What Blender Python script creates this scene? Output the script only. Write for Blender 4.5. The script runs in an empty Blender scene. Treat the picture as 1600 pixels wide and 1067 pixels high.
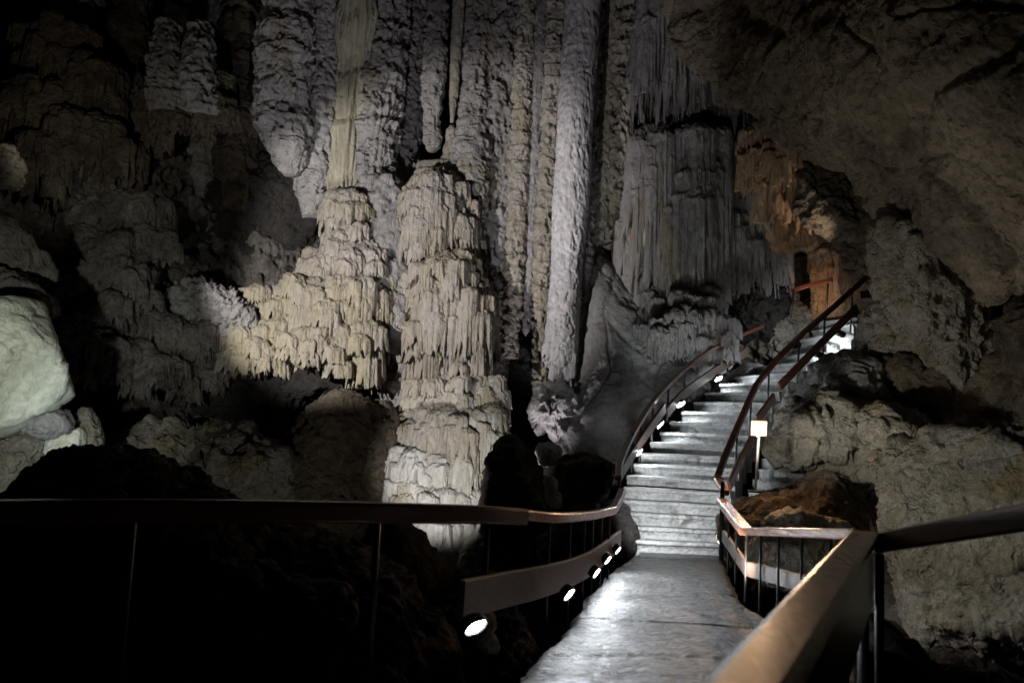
import bpy, math, random
import numpy as np
from mathutils import Matrix, Vector
random.seed(7)
S = bpy.context.scene
COL = S.collection
QUAL = 1.0

# ------------------------------------------------------------------ camera
F = 1400.0; EYE = 1.45
PITCH = math.radians(6.26); ROLL = math.radians(2.5)
CAMR = Matrix.Rotation(math.radians(90) + PITCH, 3, 'X') @ Matrix.Rotation(ROLL, 3, 'Z')
cam = bpy.data.cameras.new('camera'); camo = bpy.data.objects.new('camera', cam); COL.objects.link(camo)
camo.matrix_world = Matrix.Translation((0, 0, EYE)) @ CAMR.to_4x4()
cam.lens = 36 * F / 1600; cam.sensor_width = 36; cam.clip_start = 0.05; cam.clip_end = 300
cam.dof.use_dof = True; cam.dof.focus_distance = 14.0; cam.dof.aperture_fstop = 1.9
S.camera = camo

def at(px, py, d):
    """world point seen at photo pixel (px,py), d metres ahead"""
    v = CAMR @ Vector(((px - 800) / F, -(py - 533.5) / F, -1.0))
    v = v * (d / v.y)
    return np.array((v.x, v.y, v.z + EYE))
def hz(px):
    return 687 + (px - 800) * math.tan(ROLL)
def at_z(px, d, z):
    py = hz(px) - (z - EYE) * F / d
    for _ in range(8):
        p = at(px, py, d); py += (p[2] - z) * F / d
    return np.array((p[0], d, z))
def at_floor(px, py, z=0.0):
    v = CAMR @ Vector(((px - 800) / F, -(py - 533.5) / F, -1.0))
    v = v * ((z - EYE) / v.z)
    return np.array((v.x, v.y, z))

# ------------------------------------------------------------------ noise (vectorised)
def _h(ix, iy, iz, seed):
    h = (ix.astype(np.uint32) * np.uint32(374761393) + iy.astype(np.uint32) * np.uint32(668265263)
         + iz.astype(np.uint32) * np.uint32(2246822519) + np.uint32((seed * 3266489917) & 0xffffffff))
    h ^= h >> np.uint32(15); h *= np.uint32(2246822519); h ^= h >> np.uint32(13)
    h *= np.uint32(3266489917); h ^= h >> np.uint32(16)
    return h
def pn(P, seed=0):
    """gradient noise about -1..1"""
    i = np.floor(P); f = P - i; i = i.astype(np.int64)
    u = f * f * f * (f * (f * 6 - 15) + 10)
    out = 0
    for dx in (0, 1):
        wx = u[..., 0] if dx else 1 - u[..., 0]
        for dy in (0, 1):
            wy = u[..., 1] if dy else 1 - u[..., 1]
            for dz in (0, 1):
                wz = u[..., 2] if dz else 1 - u[..., 2]
                h = _h(i[..., 0] + dx, i[..., 1] + dy, i[..., 2] + dz, seed)
                gx = (h & np.uint32(1023)).astype(float) / 511.5 - 1
                gy = ((h >> np.uint32(10)) & np.uint32(1023)).astype(float) / 511.5 - 1
                gz = ((h >> np.uint32(20)) & np.uint32(1023)).astype(float) / 511.5 - 1
                out = out + wx * wy * wz * (gx * (f[..., 0] - dx) + gy * (f[..., 1] - dy) + gz * (f[..., 2] - dz))
    return out * 1.5
def fbm(P, sc, octv=4, seed=0, g=0.5):
    a = 1.0; t = 0; s = 0; Q = P * sc
    for k in range(octv):
        t = t + a * pn(Q, seed + k * 17); s += a; a *= g; Q = Q * 2.03 + 5.2
    return t / s
def ridged(P, sc, octv=4, seed=0, g=0.5):
    a = 1.0; t = 0; s = 0; Q = P * sc
    for k in range(octv):
        t = t + a * (1 - 2.2 * np.abs(pn(Q, seed + k * 17))); s += a; a *= g; Q = Q * 2.07 + 3.1
    return t / s
def worley(P, seed=0):
    i = np.floor(P); f = P - i; i = i.astype(np.int64)
    F1 = np.full(P.shape[:-1], 9.0); F2 = np.full(P.shape[:-1], 9.0)
    for dx in (-1, 0, 1):
        for dy in (-1, 0, 1):
            for dz in (-1, 0, 1):
                h = _h(i[..., 0] + dx, i[..., 1] + dy, i[..., 2] + dz, seed)
                qx = dx + (h & np.uint32(1023)).astype(float) / 1023 - f[..., 0]
                qy = dy + ((h >> np.uint32(10)) & np.uint32(1023)).astype(float) / 1023 - f[..., 1]
                qz = dz + ((h >> np.uint32(20)) & np.uint32(1023)).astype(float) / 1023 - f[..., 2]
                d = qx * qx + qy * qy + qz * qz
                F2 = np.minimum(F2, np.maximum(d, F1)); F1 = np.minimum(F1, d)
    return np.sqrt(F1), np.sqrt(F2)
def n1(t, seed=0):
    t = np.asarray(t, float)
    return pn(np.stack([t, t * 0 + .37 + seed, t * 0 + .71], -1), seed)

def bumps(P, sc, seed):
    F1, F2 = worley(P * sc, seed)
    return np.clip(1 - F1 * F1 * 1.3, -.3, 1)
def disp(P, style, amp, sc, seed):
    """displacement in metres along the normal; sc = features per metre"""
    W = P + .25 / sc * np.stack([fbm(P, sc, 2, seed + 91), fbm(P, sc, 2, seed + 92), fbm(P, sc, 2, seed + 93)], -1)
    if style == 'rock':
        F1, F2 = worley(W * sc * np.array((1, 1, 1.15)), seed)
        return amp * (.9 * fbm(W, sc * .5, 3, seed) + .55 * (.6 - F1) + .5 * fbm(W, sc * 2.2, 4, seed + 3, .6)
                      - .5 * np.exp(-((F2 - F1) / .07) ** 2) * np.clip(fbm(P, sc, 2, seed + 5) + .5, 0, 1))
    if style == 'crag':
        return amp * (.8 * ridged(W, sc * .6, 5, seed, .6) + .5 * bumps(W, sc * 2.3, seed) - .5)
    if style == 'pitted':
        F1, F2 = worley(W * sc * 2.2, seed)
        return amp * (.9 * fbm(W, sc * .5, 4, seed, .6) + .35 * np.minimum(F1, .5) + .28 * fbm(W, sc * 7, 3, seed + 4, .65) + .12 * bumps(W, sc * 9, seed + 2))
    if style == 'smooth':
        F1, F2 = worley(W * sc * .8, seed)
        return amp * (.8 * fbm(W, sc * .5, 4, seed) - .35 * np.exp(-((F2 - F1) / .03) ** 2) + .06 * fbm(W, sc * 8, 3, seed))
    if style == 'cauli':
        Q = W * np.array((1, 1, .75))
        return amp * (.9 * fbm(W, sc * .35, 2, seed) + .7 * bumps(Q, sc, seed) + .34 * bumps(Q, sc * 2.3, seed + 1) + .16 * bumps(Q, sc * 5, seed + 2))
    if style == 'flow':
        V = W * np.array((1, 1, .12))
        # hanging lobes: sawtooth down z, phase warped sideways
        ph = P[..., 2] * sc * .45 + 1.3 * fbm(P * np.array((1, 1, .5)), sc * .55, 3, seed + 7)
        saw = ph - np.floor(ph)
        lobe = np.where(saw > .12, (1 - saw) / .88, saw / .12)
        return amp * (.7 * fbm(W, sc * .4, 3, seed) + .75 * (lobe - .5) + .5 * ridged(V, sc * 1.9, 3, seed + 2) * (.4 + .8 * lobe) + .12 * fbm(W, sc * 6, 2, seed))
    if style == 'crust':
        Q = W * np.array((1, 1, .55))
        h = fbm(P * np.array((1, 1, .45)), sc * 1.1, 3, seed + 8, .6)
        pit = np.clip((h - .16) / .10, 0, 1)
        return amp * (.75 * bumps(Q, sc, seed) + .6 * bumps(Q, sc * 2.2, seed + 1) + .35 * fbm(W, sc * 3, 3, seed + 2, .7) - 1.3 * pit)
    if style == 'grit':
        return amp * (.8 * ridged(W, sc, 4, seed, .65) + .7 * fbm(W, sc * .6, 5, seed + 1, .7) - .5 * np.clip((fbm(P, sc * .8, 3, seed + 2) - .18) / .08, 0, 1))
    if style == 'strata':
        q = (P[..., 2] + .55 * P[..., 0]) * sc + .5 * fbm(P, sc * .4, 3, seed)
        fr = np.abs(q - np.floor(q) - .5) * 2
        msk = np.clip(fbm(P, sc * .6, 3, seed + 3) * 3 + .3, 0, 1)
        return amp * (.8 * fbm(P, sc * .3, 3, seed + 1) - .5 * np.exp(-((1 - fr) / .10) ** 2) * msk + .35 * (q - np.floor(q)) * msk)
    if style == 'ribs':
        V = W * np.array((1, 1, .08))
        return amp * (.6 * fbm(W, sc * .4, 3, seed) + .8 * ridged(V, sc * 1.5, 3, seed + 2) + .15 * fbm(W, sc * 5, 3, seed))
    return amp * fbm(P, sc, 4, seed)

# ------------------------------------------------------------------ meshes
def mesh_np(name, V, Q, mat, parent=None, origin=None, smooth=True):
    V = np.asarray(V, float).reshape(-1, 3)
    o = np.zeros(3) if origin is None else np.asarray(origin, float)
    me = bpy.data.meshes.new(name)
    me.vertices.add(len(V)); me.vertices.foreach_set('co', (V - o).astype(np.float32).ravel())
    Q = np.asarray(Q, np.int32)
    k = Q.shape[1]
    me.loops.add(Q.size); me.loops.foreach_set('vertex_index', Q.ravel())
    me.polygons.add(len(Q)); me.polygons.foreach_set('loop_start', np.arange(0, Q.size, k, dtype=np.int32))
    me.polygons.foreach_set('loop_total', np.full(len(Q), k, np.int32))
    me.update(calc_edges=True); me.validate()
    me.polygons.foreach_set('use_smooth', np.full(len(me.polygons), smooth))
    me.materials.append(mat)
    ob = bpy.data.objects.new(name, me); COL.objects.link(ob)
    if parent is not None:
        ob.parent = parent
        ob.location = Vector(o) - parent.location
    else:
        ob.location = o
    return ob
def grid_quads(n, m, wrap):
    i = np.arange(n - 1)[:, None]; j = np.arange(m if wrap else m - 1)[None, :]
    j2 = (j + 1) % m
    return np.stack([i * m + j, i * m + j2, (i + 1) * m + j2, (i + 1) * m + j], -1).reshape(-1, 4)
def normals(G, wrap):
    du = np.gradient(G, axis=0)
    if wrap:
        dv = np.roll(G, -1, 1) - np.roll(G, 1, 1)
    else:
        dv = np.gradient(G, axis=1)
    N = np.cross(dv, du); L = np.linalg.norm(N, axis=-1, keepdims=True)
    return N / np.maximum(L, 1e-9)
def tag(o, label=None, cat=None, group=None, kind=None):
    if label: o['label'] = label
    if cat: o['category'] = cat
    if group: o['group'] = group
    if label and not kind: kind = 'thing'
    if kind: o['kind'] = kind
    return o
def thing(name, loc, label, cat, group=None):
    o = bpy.data.objects.new(name, None); COL.objects.link(o); o.location = Vector(loc); o.empty_display_size = .2
    return tag(o, label, cat, group)

def crom(P, t):
    """Catmull-Rom along axis 0 of P at parameters t in 0..n-1"""
    n = len(P); i = np.clip(np.floor(t).astype(int), 0, n - 2); f = (t - i)
    g = lambda k: P[np.clip(k, 0, n - 1)]
    sh = (slice(None),) + (None,) * (P.ndim - 1); f = f[sh]
    a = g(i - 1); b = g(i); c = g(i + 1); d = g(i + 2)
    a = np.where((i == 0)[sh], 2 * b - c, a); d = np.where((i == n - 2)[sh], 2 * c - b, d)
    return .5 * (2 * b + (c - a) * f + (2 * a - 5 * b + 4 * c - d) * f ** 2 + (3 * b - a - 3 * c + d) * f ** 3)

def sheet(name, rows, mat, nu, nv, layers, parent=None, flip=False):
    """terrain-like surface through rows of (px,py,d) control points or world points"""
    C = np.array([[at(*p) if len(p) == 3 else np.array(p[:3]) for p in r] for r in rows])
    G = crom(C, np.linspace(0, len(C) - 1, nu)); G = crom(G.transpose(1, 0, 2), np.linspace(0, C.shape[1] - 1, nv)).transpose(1, 0, 2)
    N = normals(G, False)
    if flip: N = -N
    D = 0
    for l in layers: D = D + disp(G, *l)
    G = G + N * D[..., None]
    return mesh_np(name, G, grid_quads(nu, nv, False), mat, parent, origin=C.reshape(-1, 3).mean(0))

def blob(name, outline, d, thick, mat, layers, parent=None, res=.04, lean=0, sharp=1.0, smooth_out=2, back=None, grit=.07, cuts=0, cut=.80, cseed=1):
    """closed boulder whose front outline passes the given photo points; real depth 'thick' (m) each way"""
    W = np.array([at(x, y, d) for x, y in outline]); XZ = W[:, [0, 2]]
    # area centroid
    a = XZ; b = np.roll(XZ, -1, 0); cr = a[:, 0] * b[:, 1] - b[:, 0] * a[:, 1]
    c = ((a + b) * cr[:, None]).sum(0) / (3 * cr.sum())
    R = np.linalg.norm(XZ - c, axis=1)
    m = int(np.clip(2 * math.pi * R.mean() / res, 60, 520) * QUAL); n = int(max(24, m * .5))
    th = np.linspace(0, 2 * math.pi, m, endpoint=False)
    # radial cast on polygon
    rr = np.zeros(m)
    for k in range(len(a)):
        p = a[k] - c; q = b[k] - c
        dx, dz = np.cos(th), np.sin(th)
        e = q - p; den = dx * e[1] - dz * e[0]
        den = np.where(np.abs(den) < 1e-9, 1e-9, den)
        t = (p[0] * e[1] - p[1] * e[0]) / den; s = (p[0] * dz - p[1] * dx) / den
        ok = (t > 0) & (s >= -1e-6) & (s <= 1 + 1e-6)
        rr = np.where(ok, np.maximum(rr, t), rr)
    rr = np.where(rr == 0, R.mean(), rr)
    ker = max(1, int(m * .006 * smooth_out))
    rr = sum(np.roll(rr, k) for k in range(-ker, ker + 1)) / (2 * ker + 1)
    ph = np.linspace(0.02, math.pi - .02, n)[:, None]
    sp = np.sin(ph) ** (.75 / sharp); cp = np.sign(np.cos(ph)) * np.abs(np.cos(ph)) ** .9
    X = rr * np.cos(th) * sp; Z = rr * np.sin(th) * sp
    tb = thick if back is None else back
    Y = -np.where(cp > 0, thick, tb) * cp + X * 0
    Y = Y + lean * Z
    if cuts:
        rg = np.random.default_rng(cseed + int(abs(c[0] * 100))); sx_, sz_ = np.abs(X).max(), np.abs(Z).max()
        Pn = np.stack([X / sx_, (Y - lean * Z) / max(thick, tb), Z / sz_], -1)
        for q in range(cuts):
            v = rg.normal(size=3); v[1] = -abs(v[1]) * 1.1 if q % 4 else v[1]; v /= np.linalg.norm(v); h = cut * rg.uniform(.82, 1.12) * np.percentile(Pn @ v, 99)
            e = Pn @ v - h; Pn = Pn - np.where(e > 0, e, 0)[..., None] * v
        X = Pn[..., 0] * sx_; Z = Pn[..., 2] * sz_; Y = Pn[..., 1] * max(thick, tb) + lean * Z
    G = np.stack([c[0] + X, d + Y, c[1] + Z], -1)
    N = normals(G, True)
    # orient outward
    if ((G - G.mean((0, 1))) * N).sum() < 0: N = -N
    D = disp(G, 'grit', grit, 3.2, 7) + disp(G, 'grit', grit * .5, 8, 9) if grit else 0
    for l in layers: D = D + disp(G, *l)
    G = G + N * D[..., None]
    Q = grid_quads(n, m, True)
    V = G.reshape(-1, 3)
    # close the two poles
    V = np.vstack([V, G[0].mean(0), G[-1].mean(0)])
    j = np.arange(m); j2 = (j + 1) % m
    capA = np.stack([j, np.full(m, n * m), j2, j2], -1); capB = np.stack([(n - 1) * m + j2, np.full(m, n * m + 1), (n - 1) * m + j, (n - 1) * m + j], -1)
    faces = np.vstack([Q, capA, capB])
    return mesh_tri_quads(name, V, Q, np.vstack([capA[:, :3], capB[:, :3]]), mat, parent, origin=(c[0], d, G[..., 2].min()))

def mesh_tri_quads(name, V, Q, T, mat, parent=None, origin=None):
    V = np.asarray(V, float); o = np.zeros(3) if origin is None else np.asarray(origin, float)
    me = bpy.data.meshes.new(name)
    me.vertices.add(len(V)); me.vertices.foreach_set('co', (V - o).astype(np.float32).ravel())
    L = np.concatenate([Q.ravel(), T.ravel()]).astype(np.int32)
    me.loops.add(len(L)); me.loops.foreach_set('vertex_index', L)
    st = np.concatenate([np.arange(len(Q)) * 4, len(Q) * 4 + np.arange(len(T)) * 3]).astype(np.int32)
    tot = np.concatenate([np.full(len(Q), 4), np.full(len(T), 3)]).astype(np.int32)
    me.polygons.add(len(st)); me.polygons.foreach_set('loop_start', st); me.polygons.foreach_set('loop_total', tot)
    me.update(calc_edges=True); me.validate()
    me.polygons.foreach_set('use_smooth', np.ones(len(me.polygons), bool))
    me.materials.append(mat)
    ob = bpy.data.objects.new(name, me); COL.objects.link(ob)
    if parent is not None: ob.parent = parent; ob.location = Vector(o) - parent.location
    else: ob.location = o
    return ob

def column(name, pts, mat, layers=(), flutes=0, fl_amp=0., rings=0, ring_amp=0., seed=0, parent=None, res=.035, flat=1.0, taper_end=False, ring_style='saw'):
    """pts: (px,py,d,radius_px) from top to bottom"""
    A = np.array([list(at(p[0], p[1], p[2])) + [p[3] * p[2] / F] for p in pts])
    L = np.linalg.norm(np.diff(A[:, :3], axis=0), axis=1).sum()
    rmax = A[:, 3].max()
    n = int(np.clip(L / res, 12, 700) * QUAL); m = int(np.clip(2 * math.pi * rmax / res, 14, 260) * QUAL)
    B = crom(A, np.linspace(0, len(A) - 1, n))
    th = np.linspace(0, 2 * math.pi, m, endpoint=False)[None, :]
    r = np.maximum(B[:, 3], .006)[:, None] * np.ones((n, m)); s = np.linspace(0, L, n)[:, None]
    cs = np.stack([np.cos(th) + 0 * s, np.sin(th) + 0 * s, s * .25 + 0 * th], -1)
    if rings:
        ph = s * rings + .35 * pn(cs * np.array((.7, .7, rings * .8)), seed + 5) + .55 * n1(s * rings * .45, seed)
        fr = ph - np.floor(ph)
        if ring_style == 'saw': lobe = np.where(fr < .15, fr / .15, 1 - .8 * (fr - .15) / .85)
        else: lobe = np.sqrt(np.clip(1 - (2 * fr - 1) ** 2, 0, 1))
        r = r * (1 + .75 * ring_amp * (lobe - .5) * (.6 + .8 * pn(cs * np.array((1.1, 1.1, 2.2)), seed + 6)))
    else: lobe = .5
    if flutes:
        k = flutes / 6.28
        cs2 = np.stack([np.cos(th) * k + 0 * s, np.sin(th) * k + 0 * s, s * .35 + 0 * th], -1)
        f = 1 - 2.4 * np.abs(pn(cs2, seed)); r = r * (1 + fl_amp * f * (.5 + lobe))
    G = np.stack([B[:, 0:1] + r * np.cos(th), B[:, 1:2] + flat * r * np.sin(th), B[:, 2:3] + 0 * r], -1)
    if layers:
        N = np.stack([np.cos(th) + 0 * r, np.sin(th) + 0 * r, 0 * r], -1)
        D = 0
        for l in layers: D = D + disp(G, *l)
        fade = np.minimum(1, B[:, 3] / (.5 * rmax))[:, None]
        G = G + N * (D * fade)[..., None]
    V = np.vstack([G.reshape(-1, 3), G[0].mean(0), G[-1].mean(0)])
    j = np.arange(m); j2 = (j + 1) % m
    T = np.vstack([np.stack([j, np.full(m, n * m), j2], -1), np.stack([(n - 1) * m + j2, np.full(m, n * m + 1), (n - 1) * m + j], -1)])
    return mesh_tri_quads(name, V, grid_quads(n, m, True), T, mat, parent, origin=A[-1, :3])

def tier_geo(c, rx, ry, hc, L, finger, seed, rough, jag, tilt, res, flare, famp, lite=False):
    """flowstone shelf: lumpy cap, lip at (px,py), curtain of stalactite fingers below. hw, cap, skirt in photo px"""
    per = math.pi * (rx + ry)
    m = int(np.clip(per / (res * (.55 if lite else 1)), 60, 900) * QUAL)
    th = np.linspace(0, 2 * math.pi, m, endpoint=False)
    x0 = rx * np.cos(th); y0 = ry * np.sin(th)
    base = np.stack([x0, y0, 0 * th], -1)
    lowf = fbm(base + c * .37, 1.1 / max(rx, .25), 4, seed, .6) * 1.0
    fing = 1 - 2.3 * np.abs(pn(base / finger * .55 + .3, seed + 3)); fing = np.clip(fing, -.6, 1)
    fine = 1 - 2.3 * np.abs(pn(base / finger * 1.4 + .3, seed + 4))
    Lth = L * np.clip(.62 + .9 * lowf + jag * .42 * fing + .22 * jag * fine, .12, 1.5)
    nc, ns, nb = max(14, int(hc / res)), max(14, int(L * 1.0 / (res * 1.2))), 6
    nc = min(nc, 120); ns = min(ns, 150)
    rad = []; zz = []
    for v in np.linspace(.04, 1, nc):
        rad.append(math.sin(v * math.pi / 2) ** .85 * np.ones(m)); zz.append(hc * math.cos(v * math.pi / 2) ** 1.5 * (1 + 0 * th))
    sk = np.linspace(0, 1, ns + 1)[1:]
    for v in sk:
        edge = 1 + flare * v + .025 * math.sin(v * 3)
        shrink = 1 - .9 * max(0, (v - .55) / .45) ** 2 * 0
        rad.append((edge + 0 * th) * shrink); zz.append(-Lth * v)
    for v in np.linspace(0, 1, nb + 1)[1:]:
        rad.append((1 + flare) * (1 - .75 * v) + 0 * th); zz.append(-Lth * (1 - v) - L * .1 * v)
    rad = np.array(rad); zz = np.array(zz); n = len(rad)
    u = np.concatenate([np.linspace(0, 1, nc), np.ones(ns), np.linspace(1, 0, nb)])[:, None]
    vs = np.concatenate([np.zeros(nc), sk, np.linspace(1, .6, nb)])[:, None]
    rm = 1 + .35 * lowf
    P = np.stack([rad * rm * x0, rad * rm * y0, zz], -1)
    Nr = np.stack([np.cos(th) + 0 * zz, np.sin(th) + 0 * zz, 0 * zz], -1)
    Wp = P + c
    amp = famp * (.25 + .75 * vs) * u
    wob = pn(np.stack([x0 / finger * .5 + 0 * zz, y0 / finger * .5 + 0 * zz, zz * 1.6], -1) + 7.7, seed + 9)
    D = amp * (1.0 * fing + .5 * fine + .5 * wob)
    D = D + rough * (1.2 * fbm(Wp, 2.2, 3, seed + 11) + (0 if lite else .6 * bumps(Wp * np.array((1, 1, .8)), 5., seed + 12))) * (1 - .55 * vs)
    P = P + Nr * D[..., None]
    P[..., 2] += ((1 - vs) * rough * .9 * (fbm(Wp, 3.0, 3, seed + 21) + (0 if lite else .4 * bumps(Wp, 6, seed + 22)))) * 1.0
    P[..., 2] += tilt * P[..., 0] + .16 * rx * lowf * u
    tops = (1 - vs) * (rough * 1.2 * ridged(Wp, 7, 3, seed + 31, .6) if lite else disp(Wp, 'grit', rough * 1.3, 5, seed + 31))
    P = P + Nr * tops[..., None] * .6; P[..., 2] += tops
    V = np.vstack([(P + c).reshape(-1, 3), (P[0] + c).mean(0), (P[-1] + c).mean(0)])
    j = np.arange(m); j2 = (j + 1) % m
    T = np.vstack([np.stack([j, j2, np.full(m, n * m)], -1), np.stack([(n - 1) * m + j2, (n - 1) * m + j, np.full(m, n * m + 1)], -1)])
    return V, grid_quads(n, m, True)[:, ::-1], T


def cone_geo(c, r, L, seed):
    n = int(max(8, min(60, L / .03))); m = 9
    s = np.linspace(0, 1, n)[:, None]; th = np.linspace(0, 2 * math.pi, m, endpoint=False)[None, :]
    P0 = np.concatenate([np.zeros((n, 2)), s * L], 1) * np.array((1, 1, 7.)) + seed * .37
    rr = r * (1.05 - s) ** .6 * (1 + .35 * pn(P0, seed))[:, None]
    dx = .25 * r * pn(P0 * .2 + 3, seed)[:, None]
    G = np.stack([c[0] + dx + rr * np.cos(th), c[1] + rr * np.sin(th), c[2] - s * L + 0 * th], -1)
    V = np.vstack([G.reshape(-1, 3), G[0].mean(0), G[-1].mean(0)]); j = np.arange(m); j2 = (j + 1) % m
    T = np.vstack([np.stack([j, np.full(m, n * m), j2], -1), np.stack([(n - 1) * m + j2, np.full(m, n * m + 1), (n - 1) * m + j], -1)])
    return V, grid_quads(n, m, True), T

def tier(name, px, py, d, hw, cap, skirt, mat, parent=None, ry=None, finger=.06, seed=0, rough=.06, jag=1.2, tilt=0, res=.018, flare=-.06, famp=.065, minis=2.2, spikes=8, lobe=1.):
    """flowstone shelf: lumpy cap, lip at (px,py), fringe of stalactite fingers, smaller fringed lobes crowding its front. sizes in photo px"""
    k = d / F; rx = hw * k; ry = (ry if ry is not None else rx * .8); hc = cap * k; L = skirt * k
    c = at(px, py, d); r = np.random.default_rng(seed + 1000); tilt = tilt or r.uniform(-.22, .22)
    parts = [tier_geo(c, rx * .9, ry * .9, hc, L * .8, finger, seed, rough, jag, tilt, res * 1.3, flare, famp)]
    q = 0
    for row, (up, fr) in enumerate(((.62, .70), (.12, .98), (-.30, 1.0), (-.62, .98))):
        if L * abs(min(up, 0)) < .12 and up < 0: continue
        n = max(2, int(2.3 * rx / .21 * fr * minis / 2.2))
        for k2 in range(n):
            a = math.radians(-175 + 170 * (k2 + r.uniform(.1, .9)) / n); q += 1
            if r.random() < .12: continue
            w = min(rx * .55, r.uniform(.09, .25) * lobe); f = fr * r.uniform(.88, 1.08)
            z = c[2] + (up * hc if up > 0 else up * L) + r.uniform(-.08, .08) - .10 * rx * math.cos(a) ** 2
            cc = np.array((c[0] + rx * f * math.cos(a), c[1] + ry * f * math.sin(a), z + tilt * rx * f * math.cos(a)))
            parts.append(tier_geo(cc, w, w * r.uniform(.6, 1), w * r.uniform(.35, .8), max(.18, L * r.uniform(.28, .75)) * (1 if lobe == 1 else 1.2), finger * .85, seed + 50 + q, rough * .6, jag * 1.5, r.uniform(-.3, .3), res * 1.15, flare + .1, min(famp * .9, w * .36), True))
    for q in range(spikes):
        aa = math.radians(r.uniform(-170, -10)); f = r.uniform(.82, 1.02); sr = r.uniform(.018, .042) * (1 + .6 * (L > 1)); sl = L * r.uniform(.45, 1.05) + .1
        z0 = c[2] - L * r.uniform(.0, .45) + .05
        parts.append(cone_geo(np.array((c[0] + rx * f * math.cos(aa), c[1] + ry * f * math.sin(aa), z0 + tilt * rx * f * math.cos(aa))), sr, sl, seed * 31 + q))
    V = []; Q = []; T = []; o = 0
    for v, q, t in parts: V.append(v); Q.append(q + o); T.append(t + o); o += len(v)
    return mesh_tri_quads(name, np.vstack(V), np.vstack(Q), np.vstack(T), mat, parent, origin=(c[0], c[1], c[2] - L))

def sweep(name, pts, w, h, mat, parent=None, curved=True, per=10, bevel=.2, twist=0):
    """rectangular timber with softened edges along world pts (top centre line); up stays vertical"""
    P = np.array(pts, float)
    if curved and len(P) > 2: P = crom(P, np.linspace(0, len(P) - 1, (len(P) - 1) * per + 1))
    elif not curved and len(P) > 1:
        # subdivide straight runs a little
        out = []
        for a, b in zip(P[:-1], P[1:]): out += [a + (b - a) * t for t in (0, .03, .5, .97)]
        P = np.array(out + [P[-1]])
    T = np.gradient(P, axis=0); T /= np.linalg.norm(T, axis=1, keepdims=True)
    Sd = np.cross(T, np.array((0, 0, 1.))); Sd /= np.linalg.norm(Sd, axis=1, keepdims=True)
    U = np.cross(Sd, T)
    b = min(w, h) * bevel
    prof = [(-w/2+b, 0), (w/2-b, 0), (w/2-b*.3, -b*.3), (w/2, -b), (w/2, -h+b), (w/2-b*.3, -h+b*.3), (w/2-b, -h), (-w/2+b, -h), (-w/2+b*.3, -h+b*.3), (-w/2, -h+b), (-w/2, -b), (-w/2+b*.3, -b*.3)]
    m = len(prof)
    G = np.stack([P + Sd * x + U * y for x, y in prof], 1)
    n = len(P)
    V = np.vstack([G.reshape(-1, 3), G[0].mean(0), G[-1].mean(0)])
    j = np.arange(m); j2 = (j + 1) % m
    Tt = np.vstack([np.stack([j, np.full(m, n * m), j2], -1), np.stack([(n - 1) * m + j2, np.full(m, n * m + 1), (n - 1) * m + j], -1)])
    ob = mesh_tri_quads(name, V, grid_quads(n, m, True), Tt, mat, parent, origin=P[0])
    ob.data.polygons.foreach_set('use_smooth', np.zeros(len(ob.data.polygons), bool))
    return ob

def rod(name, a, b, r, mat, parent=None, seg=10, flat=None):
    a = np.array(a, float); b = np.array(b, float)
    t = (b - a) / np.linalg.norm(b - a); s = np.cross(t, (0, 1, .01)); s /= np.linalg.norm(s); u = np.cross(s, t)
    th = np.linspace(0, 2 * math.pi, seg, endpoint=False)
    ring = lambda c, k: [c + k * r * (math.cos(x) * s + (flat or 1) * math.sin(x) * u) for x in th]
    V = ring(a, .85) + ring(a + t * r * .2, 1) + ring(b - t * r * .2, 1) + ring(b, .85) + [a, b]
    n = 4; m = seg; j = np.arange(m); j2 = (j + 1) % m
    T = np.vstack([np.stack([j, np.full(m, n * m), j2], -1), np.stack([(n - 1) * m + j2, np.full(m, n * m + 1), (n - 1) * m + j], -1)])
    return mesh_tri_quads(name, np.array(V), grid_quads(n, m, True), T, mat, parent, origin=a)

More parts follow.
